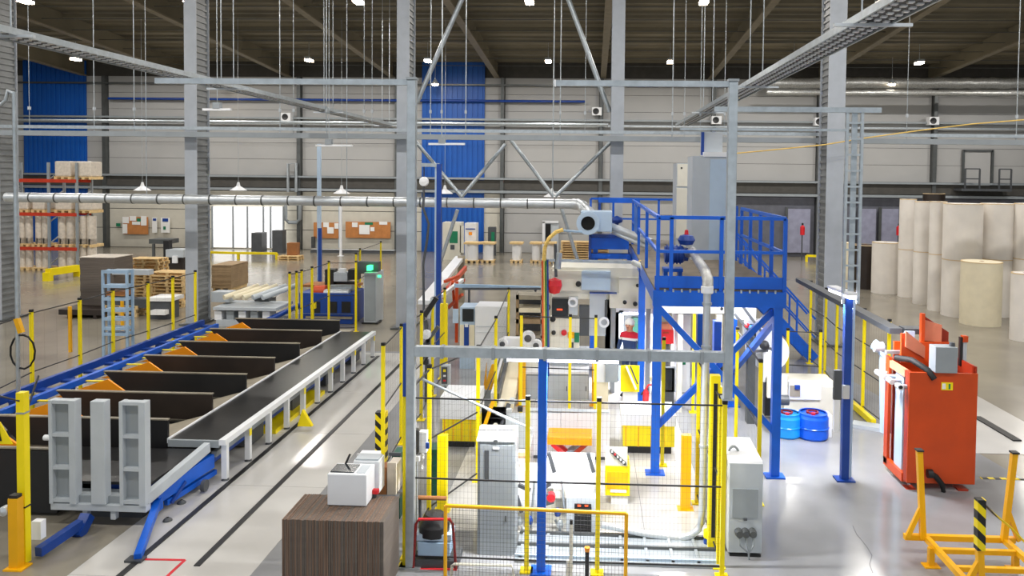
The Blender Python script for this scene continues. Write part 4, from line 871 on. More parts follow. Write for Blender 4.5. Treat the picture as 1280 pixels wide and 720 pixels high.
# grey cabinets under boom
for i, (x0, x1) in enumerate(((657, 683), (684, 712), (713, 736))):
    unit('electrical_cabinet', ['left', 'middle', 'right'][i]+' one of three low grey cabinets behind the blue post', 'cabinet', (x0, x1, 468, 510), 17.0, .6, 'mgrey', [('door', (x0+1.5, x1-1.5, 470, 504), 'lgrey', .015), ('handle', (x1-4, x1-3, 483, 489), 'dgrey', .03), ('top_plate', (x0, x1, 465, 468), 'white', .02, .6)], group='low grey cabinets under the boom')
# low white panels row behind the fence
for i, x in enumerate((683, 705, 727, 749, 771)):
    pass
# orange scissor lift
g = G(711, 600); YS = g.y
r = thing('scissor_lift', 'small orange scissor lift table with red scissor arms', 'lift table', g)
t0, t1 = P(684, 556, Y=YS), P(740, 547, Y=YS)
part(r, 'table_skirt', MB().box(t0.x, t1.x, YS, YS+.45, t0.z, t1.z), 'ora', bevel=.01, label='orange table top')
for y in (YS+.05, YS+.3):
    part(r, 'arm', MB().bar((t0.x+.08, y, t0.z), (t1.x-.08, y, .08), .06), 'red'); part(r, 'arm', MB().bar((t1.x-.08, y+.06, t0.z), (t0.x+.08, y+.06, .08), .06), 'machd')
part(r, 'base', MB().box(t0.x, t1.x, YS, YS+.45, 0, .08), 'mach'); part(r, 'cylinder', MB().tube((t0.x+.2, YS+.3, .2), (t1.x-.2, YS+.3, t0.z-.05), .06), 'sky')
# foreground grey cabinet
r = unit('switch_cabinet', 'tall grey switch cabinet with pale lid in the front of the cell', 'cabinet', (597, 643, 551, 716), 9.95, .42, 'mgrey', [('door', (600, 640, 556, 705), 'mgrey', .02), ('window_slot', (606, 611, 563, 600), 'dgrey', .024), ('badge', (616, 624, 559, 562), 'white', .026), ('lock', (617, 622, 550, 553), 'dgrey', .03), ('lock', (631, 633, 645, 652), 'steel', .03)], bevel=.008)
q0, q1 = P(597, 551, Y=9.95), P(643, 551, Y=9.95)
o = part(r, 'lid', MB().prism([(0, 0), (.43, 0), (.43, .08), (.3, .1), (0, .02)], q0.x-.01, q1.x+.01, 'x'), 'white'); o.location = Vector((0, 9.93, q0.z))
# white process machine right of it
YQ = 10.9
r = unit('process_machine', 'white bodied process machine with vented drive box behind the blue post', 'machine', (645, 745, 594, 690), YQ, .5, 'cream', [
 ('upper_body', (683, 743, 578, 612), 'white', .12, .3), ('front_plate', (692, 742, 612, 624), 'cream', .16, .1), ('drive_box', (708, 744, 622, 673), 'lgrey', .3, .3), ('vent', (718, 739, 634, 668), 'rubber', .32), ('indicator_bar', (718, 739, 630, 635), 'blackm', .32),
 ('indicator', (722, 726, 631.5, 633.5), 'amber', .33), ('indicator', (731, 735, 631.5, 633.5), 'amber', .33), ('left_body', (645, 672, 588, 640), 'white', .1, .2), ('tan_strip', (645, 660, 570, 573), 'ply', .12), ('base', (645, 745, 672, 690), 'dgrey', .08, .3)], bevel=.01)
for q in [(686, 566, 693, 590), (688, 604, 676, 612), (648, 606, 663, 613), (646, 620, 652, 640), (735, 566, 742, 590)]:
    part(r, 'linkage', MB().bar(P(q[0], q[1], Y=YQ-.3), P(q[2], q[3], Y=YQ-.3), .05), 'dgrey')
part(r, 'red_joint', MB().lathe(P(689, 621, Y=YQ-.35), [(0, -.06), (.06, -.05), (.06, .05), (0, .06)], 12, 'y'), 'red'); o = part(r, 'grey_clevis', MB().prism([(0, 0), (.14, .04), (.08, .16), (0, .18)], YQ-.4, YQ-.34, 'y'), 'dgrey'); o.location = Vector((P(682, 625, Y=YQ).x, 0, P(682, 618, Y=YQ).z))
for x, y in ((649, 651), (662, 650), (697, 640), (700, 655), (655, 664)):
    part(r, 'valve', MB().lathe(P(x, y, Y=YQ-.25), [(0, -.06), (.04, -.05), (.05, 0), (.03, .05), (0, .07)], 10), 'navy' if x in (662, 697) else 'galv')
for (x0, y0, x1, y1) in ((658, 640, 652, 690), (694, 650, 712, 688), (668, 600, 664, 660), (702, 600, 706, 640)):
    part(r, 'small_pipe', MB().tube(P(x0, y0, Y=YQ-.22), P(x1, y1, Y=YQ-.22), .018, 6), 'galv')
# upper white rollers (left-center behind the cabinet)
YR = 13.0
r = unit('roller_unit', 'white feed roller unit with yellow edge behind the grey switch cabinet', 'machine', (600, 662, 560, 612), YR-.4, .8, 'white', [('slope_plate', (602, 632, 508, 560), 'cream', -.1, .1), ('side_cheek', (632, 660, 520, 560), 'lgrey', 0, .2)], bevel=.01)
part(r, 'yellow_edge', MB().bar(P(603, 540, Y=YR-.5), P(617, 500, Y=YR-.5), .06), 'yeld'); part(r, 'roller', MB().tube(P(612, 560, Y=YR-.5), P(628, 500, Y=YR), .06, 12), 'cream'); part(r, 'roller', MB().tube(P(618, 560, Y=YR-.55), P(636, 505, Y=YR-.1), .04, 12), 'dgrey')
for x, y in ((640, 502), (650, 512), (645, 525), (655, 504), (636, 515)): part(r, 'bracket', MB().px(x-3, x+3, y-3, y+3, YR-.45, .1), 'blackm' if x in (650,) else 'alu')
# ramp conveyor in left of cell
r = thing('inclined_tray', 'cream inclined tray with dark side strips beside the yellow unit', 'conveyor', G(640, 560))
part(r, 'tray', MB().bar(P(628, 505, Y=15.5), P(640, 455, Y=17.5), .45, .2), 'paperc'); part(r, 'side_strip', MB().bar(P(622, 498, Y=15.3), P(634, 452, Y=17.4), .07, .2), 'dgrey'); part(r, 'side_strip', MB().bar(P(615, 495, Y=15.3), P(628, 450, Y=17.4), .05, .12), 'white')
part(r, 'support', MB().px(625, 640, 490, 540, 16, .3, 0), 'cream')
r = thing('yellow_fin', 'curved yellow guard fin on the cell floor right of the yellow post', 'guard', G(615, 492))
a = P(606, 487, Y=16.6); b = P(619, 455, Y=16.6); c = P(619, 487, Y=16.6); part(r, 'fin', MB().prism([(a.x, a.z), (c.x, c.z), (b.x, b.z), (b.x-.08, b.z-.02), (a.x+.06, a.z+.28)], 16.6, 16.66, 'y'), 'yeld'); part(r, 'fin', MB().prism([(a.x-.05, a.z), (a.x+.02, a.z), (a.x+.02, b.z)], 16.7, 16.76, 'y'), 'yeld'); part(r, 'base', MB().box(a.x-.05, c.x, 16.55, 16.9, 0, a.z), 'mgrey')
# control box with buttons
r = unit('push_button_box', 'grey push button box with dark panel by the left fence', 'control box', (551, 562, 457, 482), 15.2, .15, 'lgrey', [('dark_panel', (552, 559, 459, 480), 'dgrey', .02), ('button', (554, 557, 462, 465), 'yel', .04), ('button', (554, 557, 469, 471), 'white', .04), ('button', (554, 557, 475, 477), 'red', .04)], floor=False)
part(r, 'stand', MB().px(555, 558, 482, 520, 15.25, .08, 0), 'mgrey')
for (n, lab, rc, y, d_, m, pr) in (
 ('white_cabinet', 'large plain white cabinet behind the left part of the boom', (594, 633, 383, 438), 19.3, .8, 'white', [('seam', (595, 632, 407.5, 409), 'lgrey', .01), ('seam', (595, 632, 415, 416), 'lgrey', .01)]),
 ('printer_unit', 'white and navy printing unit left of the plain white cabinet', (575, 593, 384, 440), 19.5, .7, 'pgrey', [('dark_window', (578, 592, 386, 402), 'screen', .02), ('pale_side', (566, 573, 386, 404), 'pgrey', 0), ('card_panel', (575, 593, 406, 436), 'paperc', .02), ('blue_tool', (580, 586, 406, 432), 'navy', .03), ('white_strip', (581, 585, 405, 409), 'white', .04)])):
    unit(n, lab, 'cabinet', rc, y, d_, m, pr)
r = thing('winding_head', 'white winding head with dark centred discs above the boom', 'machine part', P(650, 440, Y=17.2))
part(r, 'arm', MB().px(628, 652, 423, 436, 17.3, .25), 'white')
for x, y, R_ in ((628, 430, .12), (660, 423, .16), (670, 432, .13)):
    c0 = P(x, y, Y=17.15); part(r, 'disc', MB().lathe(c0, [(0, -.02), (R_, -.02), (R_, .12), (0, .12)], 16, 'y'), 'white'); part(r, 'hub', MB().lathe(c0, [(0, -.05), (R_*.5, -.04), (R_*.55, -.01)], 12, 'y'), 'dgrey')
part(r, 'base', MB().px(640, 676, 433, 500, 17.35, .3, 0), 'cream')
r = unit('beige_panel', 'pale beige sloping panel beside the worker below the boom', 'machine panel', (744, 760, 470, 512), 16.0, .5, 'paperc', [('grey_chute', (757, 772, 452, 478), 'mgrey', .05, .1), ('white_side', (742, 758, 452, 478), 'white', .02, .1)])
# fire extinguisher by blue leg
c0 = P(807, 508, Y=14.6)
r = thing('fire_extinguisher', 'bright red fire extinguisher hanging left of the blue platform leg', 'fire extinguisher', c0)
part(r, 'cylinder', MB().lathe(c0, [(0, 0), (.055, .02), (.06, .28), (.03, .33), (0, .33)], 14), 'red'); part(r, 'hose', MB().path([c0+Vector((0, -.02, .34)), c0+Vector((.05, -.02, .42)), c0+Vector((.14, 0, .42))], .02), 'red'); part(r, 'nozzle', MB().bar(c0+Vector((-.01, 0, .33)), c0+Vector((-.09, 0, .22)), .03), 'blackm'); part(r, 'bracket', MB().bar(c0+Vector((.06, .02, .2)), (XL-.07, Y0+1.8, c0.z+.2), .03), 'dgrey')
part(r, 'stand', MB().tube((c0.x+.04, c0.y+.08, 0), (c0.x+.04, c0.y+.08, c0.z+.35), .02), 'dgrey')
# base plate / low frame on the cell floor
r = thing('floor_frame', 'low pale blue metal floor frame at the front of the cell', 'floor frame', (.2, 10.0, 0))
xa_, xb_ = P(560, 690, Y=10.1).x, P(895, 690, Y=10.1).x
part(r, 'plate', MB().box(-.95, xb_, 9.75, 10.45, .008, .05), 'mgrey')
for y in (9.8, 10.12, 10.45): part(r, 'bar', MB().box(-.95, xb_, y, y+.04, .05, .09), 'pgrey' if y < 10 else 'steel')
for k in range(8): part(r, 'tie', MB().box(-.9+k*.33, -.86+k*.33, 9.8, 10.45, .05, .075), 'mgrey')
# front right cabinet
YG = G(930, 697).y
r = unit('electrical_cabinet', 'pale grey electrical cabinet with sloping white top at the right front corner', 'cabinet', (912, 952, 579, 692), YG, .85, 'lgrey', [('panel', (916, 947, 611, 648), 'mgrey', .012), ('plinth', (912, 951, 692, 698), 'blackm', -.02, .7)], floor=False, bevel=.008)
q0, q1 = P(912, 579, Y=YG), P(953, 579, Y=YG)
part(r, 'sloping_top', MB().prism([(YG, q0.z), (YG+.85, q0.z), (YG+.85, q0.z+.06), (YG+.02, q0.z+.03)], q0.x-.005, q1.x+.005, 'x'), 'white')
for x in (924, 932, 941):
    part(r, 'socket', MB().lathe(P(x, 667, Y=YG-.06), [(0, -.04), (.045, -.04), (.055, .0), (.055, .06)], 12, 'y'), 'steel'); part(r, 'cable', MB().path([P(x, 672, Y=YG-.06), P(x+1, 682, Y=YG-.1), P(936, 692, Y=YG-.08), P(936, 699, Y=YG-.06)], .012, 6), 'mgrey')
part(r, 'cable_coil', MB().path([P(917+6*math.cos(t*.5), 566+8*math.sin(t*.5), Y=YG+.35) for t in range(13)], .018, 6), 'mgrey'); part(r, 'lock', MB().px(930, 934, 648, 651, YG-.03, .03), 'dgrey')
# drums
for x, yb_, m, lab in ((988, 553, 'drum2', 'light blue plastic drum beside the right platform leg'), (1021, 555, 'drum', 'deep blue plastic drum with red cap right of the lighter one')):
    g = G(x, yb_-2); g.y += .28; h = P(x, 517, Y=g.y).z; R_ = .29 if x > 1000 else .26
    r = thing('plastic_drum', lab, 'drum', g, 'blue plastic drums')
    part(r, 'barrel', MB().lathe(g, [(0, 0), (R_-.03, .0), (R_, .04), (R_, h*.45), (R_+.015, h*.48), (R_, h*.52), (R_, h-.06), (R_-.03, h), (0, h)], 28), m)
    part(r, 'lid_ring', MB().lathe(g, [(R_-.05, h), (R_-.02, h), (R_-.02, h+.03), (R_-.05, h+.03)], 28), m)
    part(r, 'cap', MB().lathe(g+Vector((-.02, -.08, 0)), [(.04, h), (.04, h+.04), (0, h+.04)], 12), 'red'); part(r, 'dark_ring', MB().lathe(g+Vector((.0, .05, 0)), [(.12, h), (.12, h+.03), (.09, h+.03), (.09, h)], 18), 'dred')
# right white machine (winder)
r = unit('winder_machine', 'cream winder machine with big white roll behind the right platform leg', 'machine', (980, 1050, 482, 520), 15.4, 1.0, 'cream', [('slanted_cover', (986, 1026, 478, 500), 'white', .06, .1), ('connector_panel', (988, 1000, 482, 496), 'tan', .08), ('blue_plug', (994, 1000, 482, 487), 'navy', .12, .05), ('left_cover', (960, 984, 470, 498), 'cream', .1)], bevel=.015)
c0 = P(962, 440, Y=15.9); part(r, 'white_roll', MB().lathe(c0, [(0, 0), (.4, 0), (.4, .5), (0, .5)], 28, 'y'), 'white'); part(r, 'roll_hub', MB().lathe(c0, [(0, -.04), (.08, -.04), (.1, 0)], 14, 'y'), 'dgrey')
part(r, 'roll_stand', MB().px(956, 968, 440, 520, 16.1, .2, 0), 'cream')
part(r, 'motor', MB().lathe(P(979, 500, Y=15.0), [(0, -.14), (.1, -.12), (.1, .1), (0, .12)], 14, 'x'), 'dgrey')
part(r, 'floor_tray', MB().px(968, 1040, 518, 526, 14.9, .3, 0), 'white')
for (x0, x1, a_, b_, m) in ((920, 945, 385, 400, 'lgrey'), (930, 952, 400, 420, 'alu'), (955, 965, 440, 478, 'white'), (936, 943, 405, 530, 'steel'), (957, 966, 472, 520, 'blackm')):
    part(r, 'head_part', MB().px(x0, x1, a_, b_, 15.6, .2), m)
for p_, q_ in (((918, 392), (950, 430)), ((926, 380), (956, 420)), ((930, 440), (960, 438))): part(r, 'head_link', MB().bar(P(*p_, Y=15.5), P(*q_, Y=15.5), .05), 'dgrey')
part(r, 'head_knob', MB().lathe(P(956, 432, Y=15.4), [(0, -.08), (.08, -.06), (.1, .04), (0, .06)], 12, 'y'), 'blackm'); part(r, 'red_light', MB().lathe(P(934, 407, Y=15.45), [(0, -.04), (.05, 0), (0, .05)], 10, 'y'), 'red'); part(r, 'blue_light', MB().lathe(P(939, 409, Y=15.4), [(0, -.04), (.05, 0), (0, .05)], 10, 'y'), 'blue')
# floor stand with yellow diagonal
r = thing('yellow_kerb', 'sloping yellow floor kerb right of the ladder post', 'guard', G(1075, 520)); part(r, 'kerb', MB().bar(P(1060, 500, z=.08), P(1092, 528, z=.08), .1, .12), 'yel'); part(r, 'rail', MB().bar(P(1066, 530, z=.04), P(1106, 536, z=.04), .3, .08), 'lgrey')
# navy box beam under deck
solo('motor_duct', 'dark blue vertical duct right of the bent pipe', 'duct', MB().px(893, 901, 402, 480, 14.2, .2), 'navy')
o = thing('actuator', 'blue valve actuator with black star knob below the boom end', 'valve', P(898, 490, Y=14.1)); part(o, 'body', MB().px(887, 907, 455, 478, 14.0, .2), 'blue'); part(o, 'knob', MB().lathe(P(905, 463, Y=13.95), [(0, -.04), (.1, -.02), (.1, .03)], 6, 'y'), 'blackm'); part(o, 'stand', MB().px(893, 900, 478, 540, 14.1, .1, 0), 'navy')
solo('dark_duct', 'tall dark grey panel behind the yellow sensor column', 'panel', MB().px(897, 905, 510, 640, 11.2, .4, 0), 'dgrey')
# left cell clutter
r = thing('hose_reel_stand', 'navy and white switch boxes on the left fence with blue buttons', 'control box', P(522, 560, Y=9.95))
part(r, 'backing', MB().px(512, 518, 535, 642, 9.95, .06), 'dgrey'); part(r, 'white_box', MB().px(524, 533, 540, 566, 9.85, .1), 'white'); part(r, 'dark_box', MB().px(515, 522, 538, 568, 9.8, .1), 'blackm'); part(r, 'blue_button', MB().px(532, 536, 554, 561, 9.8, .04), 'navy'); part(r, 'white_handle', MB().px(517, 524, 571, 577, 9.8, .05), 'white'); part(r, 'stand', MB().px(518, 521, 577, 700, 9.9, .04, 0), 'mgrey')
unit('green_bin', 'dark green upright bin at the left of the cell', 'bin', (535, 546, 566, 640), 11.6, .4, 'dgreen', [('lid', (534, 547, 562, 567), 'dgreen', .03, .3)])
unit('green_bin', 'narrow green locker behind the packing table', 'locker', (490, 500, 568, 640), 10.9, .3, 'dgreen', [('rim', (486, 501, 566, 570), 'dgrey', .02)])
g = G(542, 712)
r = thing('hand_trolley', 'red tube hand trolley with pale blue box and black bag', 'trolley', g); Yt = g.y
for x in (517, 569): part(r, 'side_tube', MB().path([P(x-(1 if x < 540 else -1), 716, Y=Yt), P(x+(3 if x < 540 else -3), 655, Y=Yt), P(x+(7 if x < 540 else -7), 649, Y=Yt)], .018, 8), 'dred')
part(r, 'handle_bar', MB().tube(P(523, 649, Y=Yt), P(563, 649, Y=Yt), .018, 8), 'red'); part(r, 'lower_bar', MB().tube(P(516, 712, Y=Yt), P(571, 712, Y=Yt), .018, 8), 'red')
part(r, 'box', MB().px(522, 562, 678, 696, Yt+.03, .3), 'sky', bevel=.01); part(r, 'box_lid', MB().px(520, 564, 668, 677, Yt+.05, .28), 'pgrey'); part(r, 'bag', MB().lathe(P(543, 666, Y=Yt+.2), [(0, -.02), (.2, .0), (.2, .12), (.12, .26), (0, .28)], 12), 'blackm')
part(r, 'base', MB().px(516, 572, 700, 716, Yt+.02, .35, 0), 'dgrey')
part(r, 'top_bar', MB().tube(P(523, 622, Y=Yt+.5), P(558, 623, Y=Yt+.5), .03, 8), 'card'); part(r, 'top_post', MB().tube(P(525, 623, Y=Yt+.5), P(526, 700, Y=Yt+.5), .02, 8), 'dgrey')
# low yellow hand rail with mesh at the bottom
a, b = P(557, 632, z=1.1), P(783, 642, z=1.1)
r = thing('mesh_barrier', 'low golden yellow tube barrier with wire mesh at the bottom of the picture', 'barrier', (a.x, a.y, 0))
part(r, 'top_rail', MB().tube(a, b, .022, 10), 'yeld')
for q in (a, b): part(r, 'post', MB().tube(q, (q.x, q.y, .0), .022, 10), 'yeld')
B = MB(); L = b-a
for k in range(1, 52): q = a+L*k/52; B.path([q, (q.x, q.y, .1)], .0018, 3)
for k in range(1, 20): B.path([a-Vector((0, 0, k*.052)), b-Vector((0, 0, k*.052))], .0018, 3)
part(r, 'mesh_panel', B, 'rwire', kind='stuff'); part(r, 'bottom_rail', MB().tube((a.x, a.y, .08), (b.x, b.y, .08), .015, 8), 'yeld')
r = thing('low_hoop', 'cream tube handle frame behind the low barrier', 'frame', P(600, 716, Y=9.2)); part(r, 'tube', MB().path([P(564, 719, Y=9.2), P(565, 707, Y=9.2), P(568, 705, Y=9.2), P(640, 707, Y=9.2), P(642, 719, Y=9.2)], .018, 8), 'cream')
part(r, 'leg', MB().tube(P(564, 718, Y=9.2), (P(564, 718, Y=9.2).x, 9.2, 0), .018), 'cream'); part(r, 'leg', MB().tube(P(642, 718, Y=9.2), (P(642, 718, Y=9.2).x, 9.2, 0), .018), 'cream')
r = thing('bollard_pipe', 'pale pipe post with black tip behind the low barrier', 'post', P(716, 719, Y=9.3)); q = P(714, 655, Y=9.3); part(r, 'pipe', MB().tube((q.x, 9.3, 0), q, .022), 'cream'); part(r, 'second_pipe', MB().tube((q.x-.05, 9.3, 0), P(710, 700, Y=9.3), .02), 'cream'); part(r, 'tip', MB().tube(q, q+Vector((0, 0, .05)), .02), 'blackm')
q = P(734, 688, Y=9.3); r = thing('bollard_pipe', 'black post with orange cap behind the low barrier', 'post', (q.x, 9.3, 0)); part(r, 'pipe', MB().tube((q.x, 9.3, 0), q, .026), 'blackm'); part(r, 'cap', MB().lathe(q, [(.03, -.01), (.035, .04), (0, .05)], 12), 'ora')

# row of low white panels behind the scissor lift
g = G(710, 574); r = thing('panel_row', 'row of low white panels standing behind the orange scissor lift', 'panels', g)
for i in range(5):
    x0 = 660+i*20.5; part(r, 'panel', MB().px(x0, x0+19.7, 516, 572, g.y, .12, .02), 'white', bevel=.008)
part(r, 'top_trim', MB().px(660, 762, 513, 516, g.y-.02, .16), 'lgrey'); part(r, 'kick_strip', MB().px(660, 762, 569, 574, g.y-.01, .1, 0), 'dgrey')
# tube lamps slung under the platform deck
for (xx, yy, lab) in ((XL+.5, 14.6, 'bright white tube lamp under the left side of the platform deck'), (XR-.4, 15.2, 'bright white tube lamp under the right side of the platform deck')):
    lr = thing('tube_lamp', lab, 'lamp', (xx, yy, 2.82)); part(lr, 'tube', MB().tube((xx, yy-.6, 2.84), (xx, yy+.6, 2.84), .03, 10), 'tubew'); part(lr, 'housing', MB().box(xx-.05, xx+.05, yy-.6, yy+.6, 2.87, 2.9), 'white')
    for e in (-.5, .5): part(lr, 'bracket', MB().box(xx-.02, xx+.02, yy+e, yy+e+.04, 2.9, DZ), 'mgrey')
    area(lr, (xx, yy, 2.8), .1, 75, (1, 1, 1), sy=1.1)
# ================================================================ paper rolls at right
def roll(label, x0, x1, yt, yb, m='paper', z0=None, Y=None, group='paper rolls in the store', zt=None):
    cx = (x0+x1)/2
    if Y is None: g = G(cx, yb); Y = g.y
    R_ = abs(P(x1, 300, Y=Y).x-P(x0, 300, Y=Y).x)/2
    c = Vector((P(cx, 300, Y=Y+R_).x, Y+R_, z0 or 0)); R_ = abs(P(x1, 300, Y=Y+R_).x-P(x0, 300, Y=Y+R_).x)/2
    h = (zt if zt else P(cx, yt, Y=Y).z)-(z0 or 0)
    r = thing('paper_roll', label, 'paper roll', c, group)
    part(r, 'wound_paper', MB().lathe(c, [(.08, 0), (R_, 0), (R_, h), (.08, h)], 32), m)
    part(r, 'core', MB().lathe(c, [(.05, 0.001), (.08, 0.001), (.08, h+.002), (.05, h+.002), (.05, 0)], 12), 'card')
    part(r, 'end_wrap', MB().lathe(c, [(R_-.05, h+.001), (R_+.004, h+.001), (R_+.004, h-.03)], 32), 'papere')
    return r, Y, R_, h
def stack(lab, x0, x1, yt, ysplit, yb, m='paper'):
    r, Y, R_, h = roll(lab+', lower roll of two', x0, x1, ysplit, yb, m)
    roll(lab+', upper roll of two', x0, x1, yt, yb, m, z0=h+.004, Y=Y)
stack('tall beige paper roll left end of the store', 1124, 1144, 249, 312, 372)
stack('beige paper roll second from the left of the tall stacks', 1143, 1164, 252, 315, 381)
stack('beige paper roll third from the left of the tall stacks', 1162, 1182, 252, 318, 389)
stack('wide grey white paper roll fourth in the tall stacks', 1180, 1226, 255, 326, 398)
stack('wide grey white paper roll with a red label', 1226, 1268, 255, 325, 397)
stack('paper roll stack cut by the right edge', 1269, 1312, 255, 325, 402)
g = G(1250, 397)
q = P(1263, 290, Y=g.y-.02); s_ = solo('roll_label', 'small red label on the upper roll near the right edge', 'label', MB().px(1261.5, 1265.5, 287, 294, g.y+.12, .03), 'red')
roll('single cream paper roll in front of the tall stacks', 1204, 1252, 329, 409, 'paperc')
roll('single pale roll at the right edge in front', 1267, 1300, 343, 428, 'paper')
roll('shorter pale roll left of the tall stacks', 1091, 1123, 304, 368, 'paper')
roll('dark brown paper roll beside the ladder post', 1067, 1097, 307, 362, 'brownp')
roll('short roll hidden behind the ladder post', 1045, 1068, 304, 360, 'paperc')
g = G(1162, 345)
roll('dark topped roll peeking above the tall beige stacks', 1153, 1179, 242, 336, 'brownp')
# ================================================================ left background
# pallet rack with rolls
YK = 36.5
x0, x1, x2 = P(16, 300, Y=YK).x, P(61, 300, Y=YK).x, P(98, 300, Y=YK+1.2).x
zs = [P(60, y, Y=YK).z for y in (311, 268, 226)]
rk = thing('pallet_rack', 'tall pallet rack with red beams at the left edge', 'rack', (x1, YK, 0))
for X in (x0-.4, x1, x2+.75):
    for y in (YK, YK+1.1): part(rk, 'upright', MB().box(X-.06, X+.06, y, y+.08, 0, zs[2]+.9), 'mgrey')
    for k in range(5): part(rk, 'brace', MB().bar((X, YK+.04, .3+k*1.05), (X, YK+1.14, .8+k*1.05), .05), 'mgrey')
for z in zs:
    for y in (YK, YK+1.1): part(rk, 'beam', MB().box(x0-.4, x2+.75, y-.03, y+.05, z-.08, z+.08), 'rackr')
def wrapped(label, X, Y, z, w_=1.05, h=1.35, rolls=True, m='wrap', g='wrapped pallets in the rack'):
    r = thing('wrapped_pallet', label, 'pallet', (X, Y, z), g)
    for k in range(3): part(r, 'pallet_block', MB().box(X-w_/2+k*(w_/2-.07), X-w_/2+k*(w_/2-.07)+.14, Y, Y+.9, z, z+.1), 'wood')
    part(r, 'pallet_board', MB().box(X-w_/2, X+w_/2, Y, Y+.9, z+.1, z+.14), 'wood')
    if rolls:
        for s in (-1, 1): part(r, 'roll', MB().lathe((X+s*w_*.25, Y+.3, z+.14), [(0, 0), (w_*.24, 0), (w_*.24, h), (0, h)], 18), m)
    else: part(r, 'load', MB().box(X-w_/2+.02, X+w_/2-.02, Y+.02, Y+.88, z+.14, z+.14+h), m, bevel=.06)
    return r
lev = ['on the floor', 'on the first shelf', 'on the second shelf', 'on top']
for li, z in enumerate([0]+zs):
    for ci, px_ in enumerate((25, 46, 77, 103)):
        X = P(px_, 300, Y=YK).x
        if li == 3 and ci < 2: continue
        h = (1.45, 1.4, .7, .75)[li]
        wrapped('film wrapped load %s of the rack, %s from left' % (lev[li], ['first', 'second', 'third', 'fourth'][ci]), X, YK+.1, z+.08 if li else 0, (.68, .68, .85, .85)[ci], h, li < 2)
# stacks of grey corrugated sheets
def sheets(label, rc, d_, n=22, m='kraft2', topm='kraft2'):
    g = G(rc[0], rc[3]); a = P(rc[0], rc[2], Y=g.y); b = P(rc[1], rc[3], Y=g.y); r = thing('sheet_stack', label, 'cardboard stack', g)
    t = (a.z-.14)/n
    for k in range(3): X = a.x+.05+k*((b.x-a.x)-.2)/2; part(r, 'pallet_block', MB().box(X, X+.1, g.y+.03, g.y+d_, 0, .12), 'wood')
    for k in range(n): part(r, 'sheet_pack', MB().box(a.x+random.uniform(0, .02), b.x-random.uniform(0, .02), g.y+random.uniform(0, .03), g.y+d_, .12+k*t+.004, .12+(k+1)*t), m)
    part(r, 'top_sheet', MB().box(a.x-.01, b.x+.01, g.y, g.y+d_, a.z, a.z+.02), topm); return r
sheets('tall grey brown stack of corrugated sheets beside the pallet piles', (99, 143, 322, 392), 1.1, topm='wrap')
sheets('brown corrugated stack behind the ribbed column', (264, 289, 332, 364), 1.6, 12, 'ply', 'ply')
def pallet(X, Y, z, lab, w_=1.2, d_=.8, g='stacked wooden pallets'):
    r = thing('wooden_pallet', lab, 'pallet', (X, Y, z), g)
    for k in range(3): part(r, 'bottom_board', MB().box(X-w_/2, X+w_/2, Y+k*(d_-.1)/2, Y+k*(d_-.1)/2+.1, z, z+.022), 'wood')
    B = [(i, j) for i in range(3) for j in range(3)]
    for i, j in B: part(r, 'block', MB().box(X-w_/2+i*(w_-.1)/2, X-w_/2+i*(w_-.1)/2+.1, Y+j*(d_-.1)/2, Y+j*(d_-.1)/2+.1, z+.022, z+.1), 'wood')
    for k in range(5): part(r, 'top_board', MB().box(X-w_/2, X+w_/2, Y+k*(d_-.12)/4, Y+k*(d_-.12)/4+.12, z+.1, z+.122), 'wood')
    return r
def pallets(px_, py_, n, lab, dx=0, w_=1.2):
    g = G(px_, py_)
    proto = None
    for k in range(n):
        l = lab+', number %s from the floor' % ['one', 'two', 'three', 'four', 'five', 'six', 'seven', 'eight', 'nine', 'ten', 'eleven', 'twelve'][k] if k < 11 else lab+', topmost'
        if not proto: proto = pallet(g.x, g.y, 0, l, w_)
        else:
            c = copy_tree(proto); c['label'] = l; c.location = (g.x+random.uniform(-.04, .04), g.y+random.uniform(-.04, .04), k*.128)
pallets(180, 372, 12, 'wooden pallet in the high pile behind the ladder cart'); pallets(208, 384, 10, 'wooden pallet in the pile left of the ribbed column', w_=1.3); pallets(150, 396, 3, 'wooden pallet in the low pile behind the ladder cart')
pallets(719, 335, 11, 'wooden pallet in the pile behind the yellow hose loop', w_=1.6); pallets(744, 334, 10, 'wooden pallet in the pile behind the blue gantry', w_=1.6)
pallets(360, 326, 2, 'wooden pallet on the floor near the cork board')
q = G(362, 325); solo('carton', 'small brown carton on the pallet near the cork board', 'box', MB().box(q.x-.2, q.x+.35, q.y+.1, q.y+.6, .26, .95), 'card')
# dark low pallet truck
g = G(84, 398); solo('sheet_pile', 'low pile of dark boards on the aisle floor beside the grey stack', 'board pile', MB().box(g.x-.3, g.x+1.2, g.y, g.y+1.1, .12, .3).box(g.x, g.x+.15, g.y, g.y+1, 0, .12).box(g.x+.9, g.x+1.0, g.y, g.y+1, 0, .12), 'brownp')
# light blue ladder cart
g = G(128, 446); Yl = g.y; xa_, xb_ = P(127, 400, Y=Yl).x, P(157, 400, Y=Yl).x; zt_ = P(140, 338, Y=Yl).z
r = thing('ladder_cart', 'light blue shelf cart standing in the aisle behind the yellow posts', 'cart', (xa_, Yl, 0))
for X in (xa_, xb_):
    for y in (Yl, Yl+.25): part(r, 'upright', MB().box(X, X+.06, y, y+.05, 0, zt_), 'sky')
for y_ in (340, 358, 374, 388, 399, 411, 418): z = P(140, y_, Y=Yl).z; part(r, 'shelf', MB().box(xa_+.06, xb_, Yl, Yl+.28, z-.04, z+.04), 'sky')
part(r, 'parcel', MB().box(xa_+.1, xb_-.05, Yl+.05, Yl+.4, P(140, 372, Y=Yl).z+.04, P(140, 367, Y=Yl).z+.04), 'card')
g = G(175, 396)
r = thing('sheet_feeder', 'long grey feeder table with pale sheets behind the ladder cart', 'machine', g)
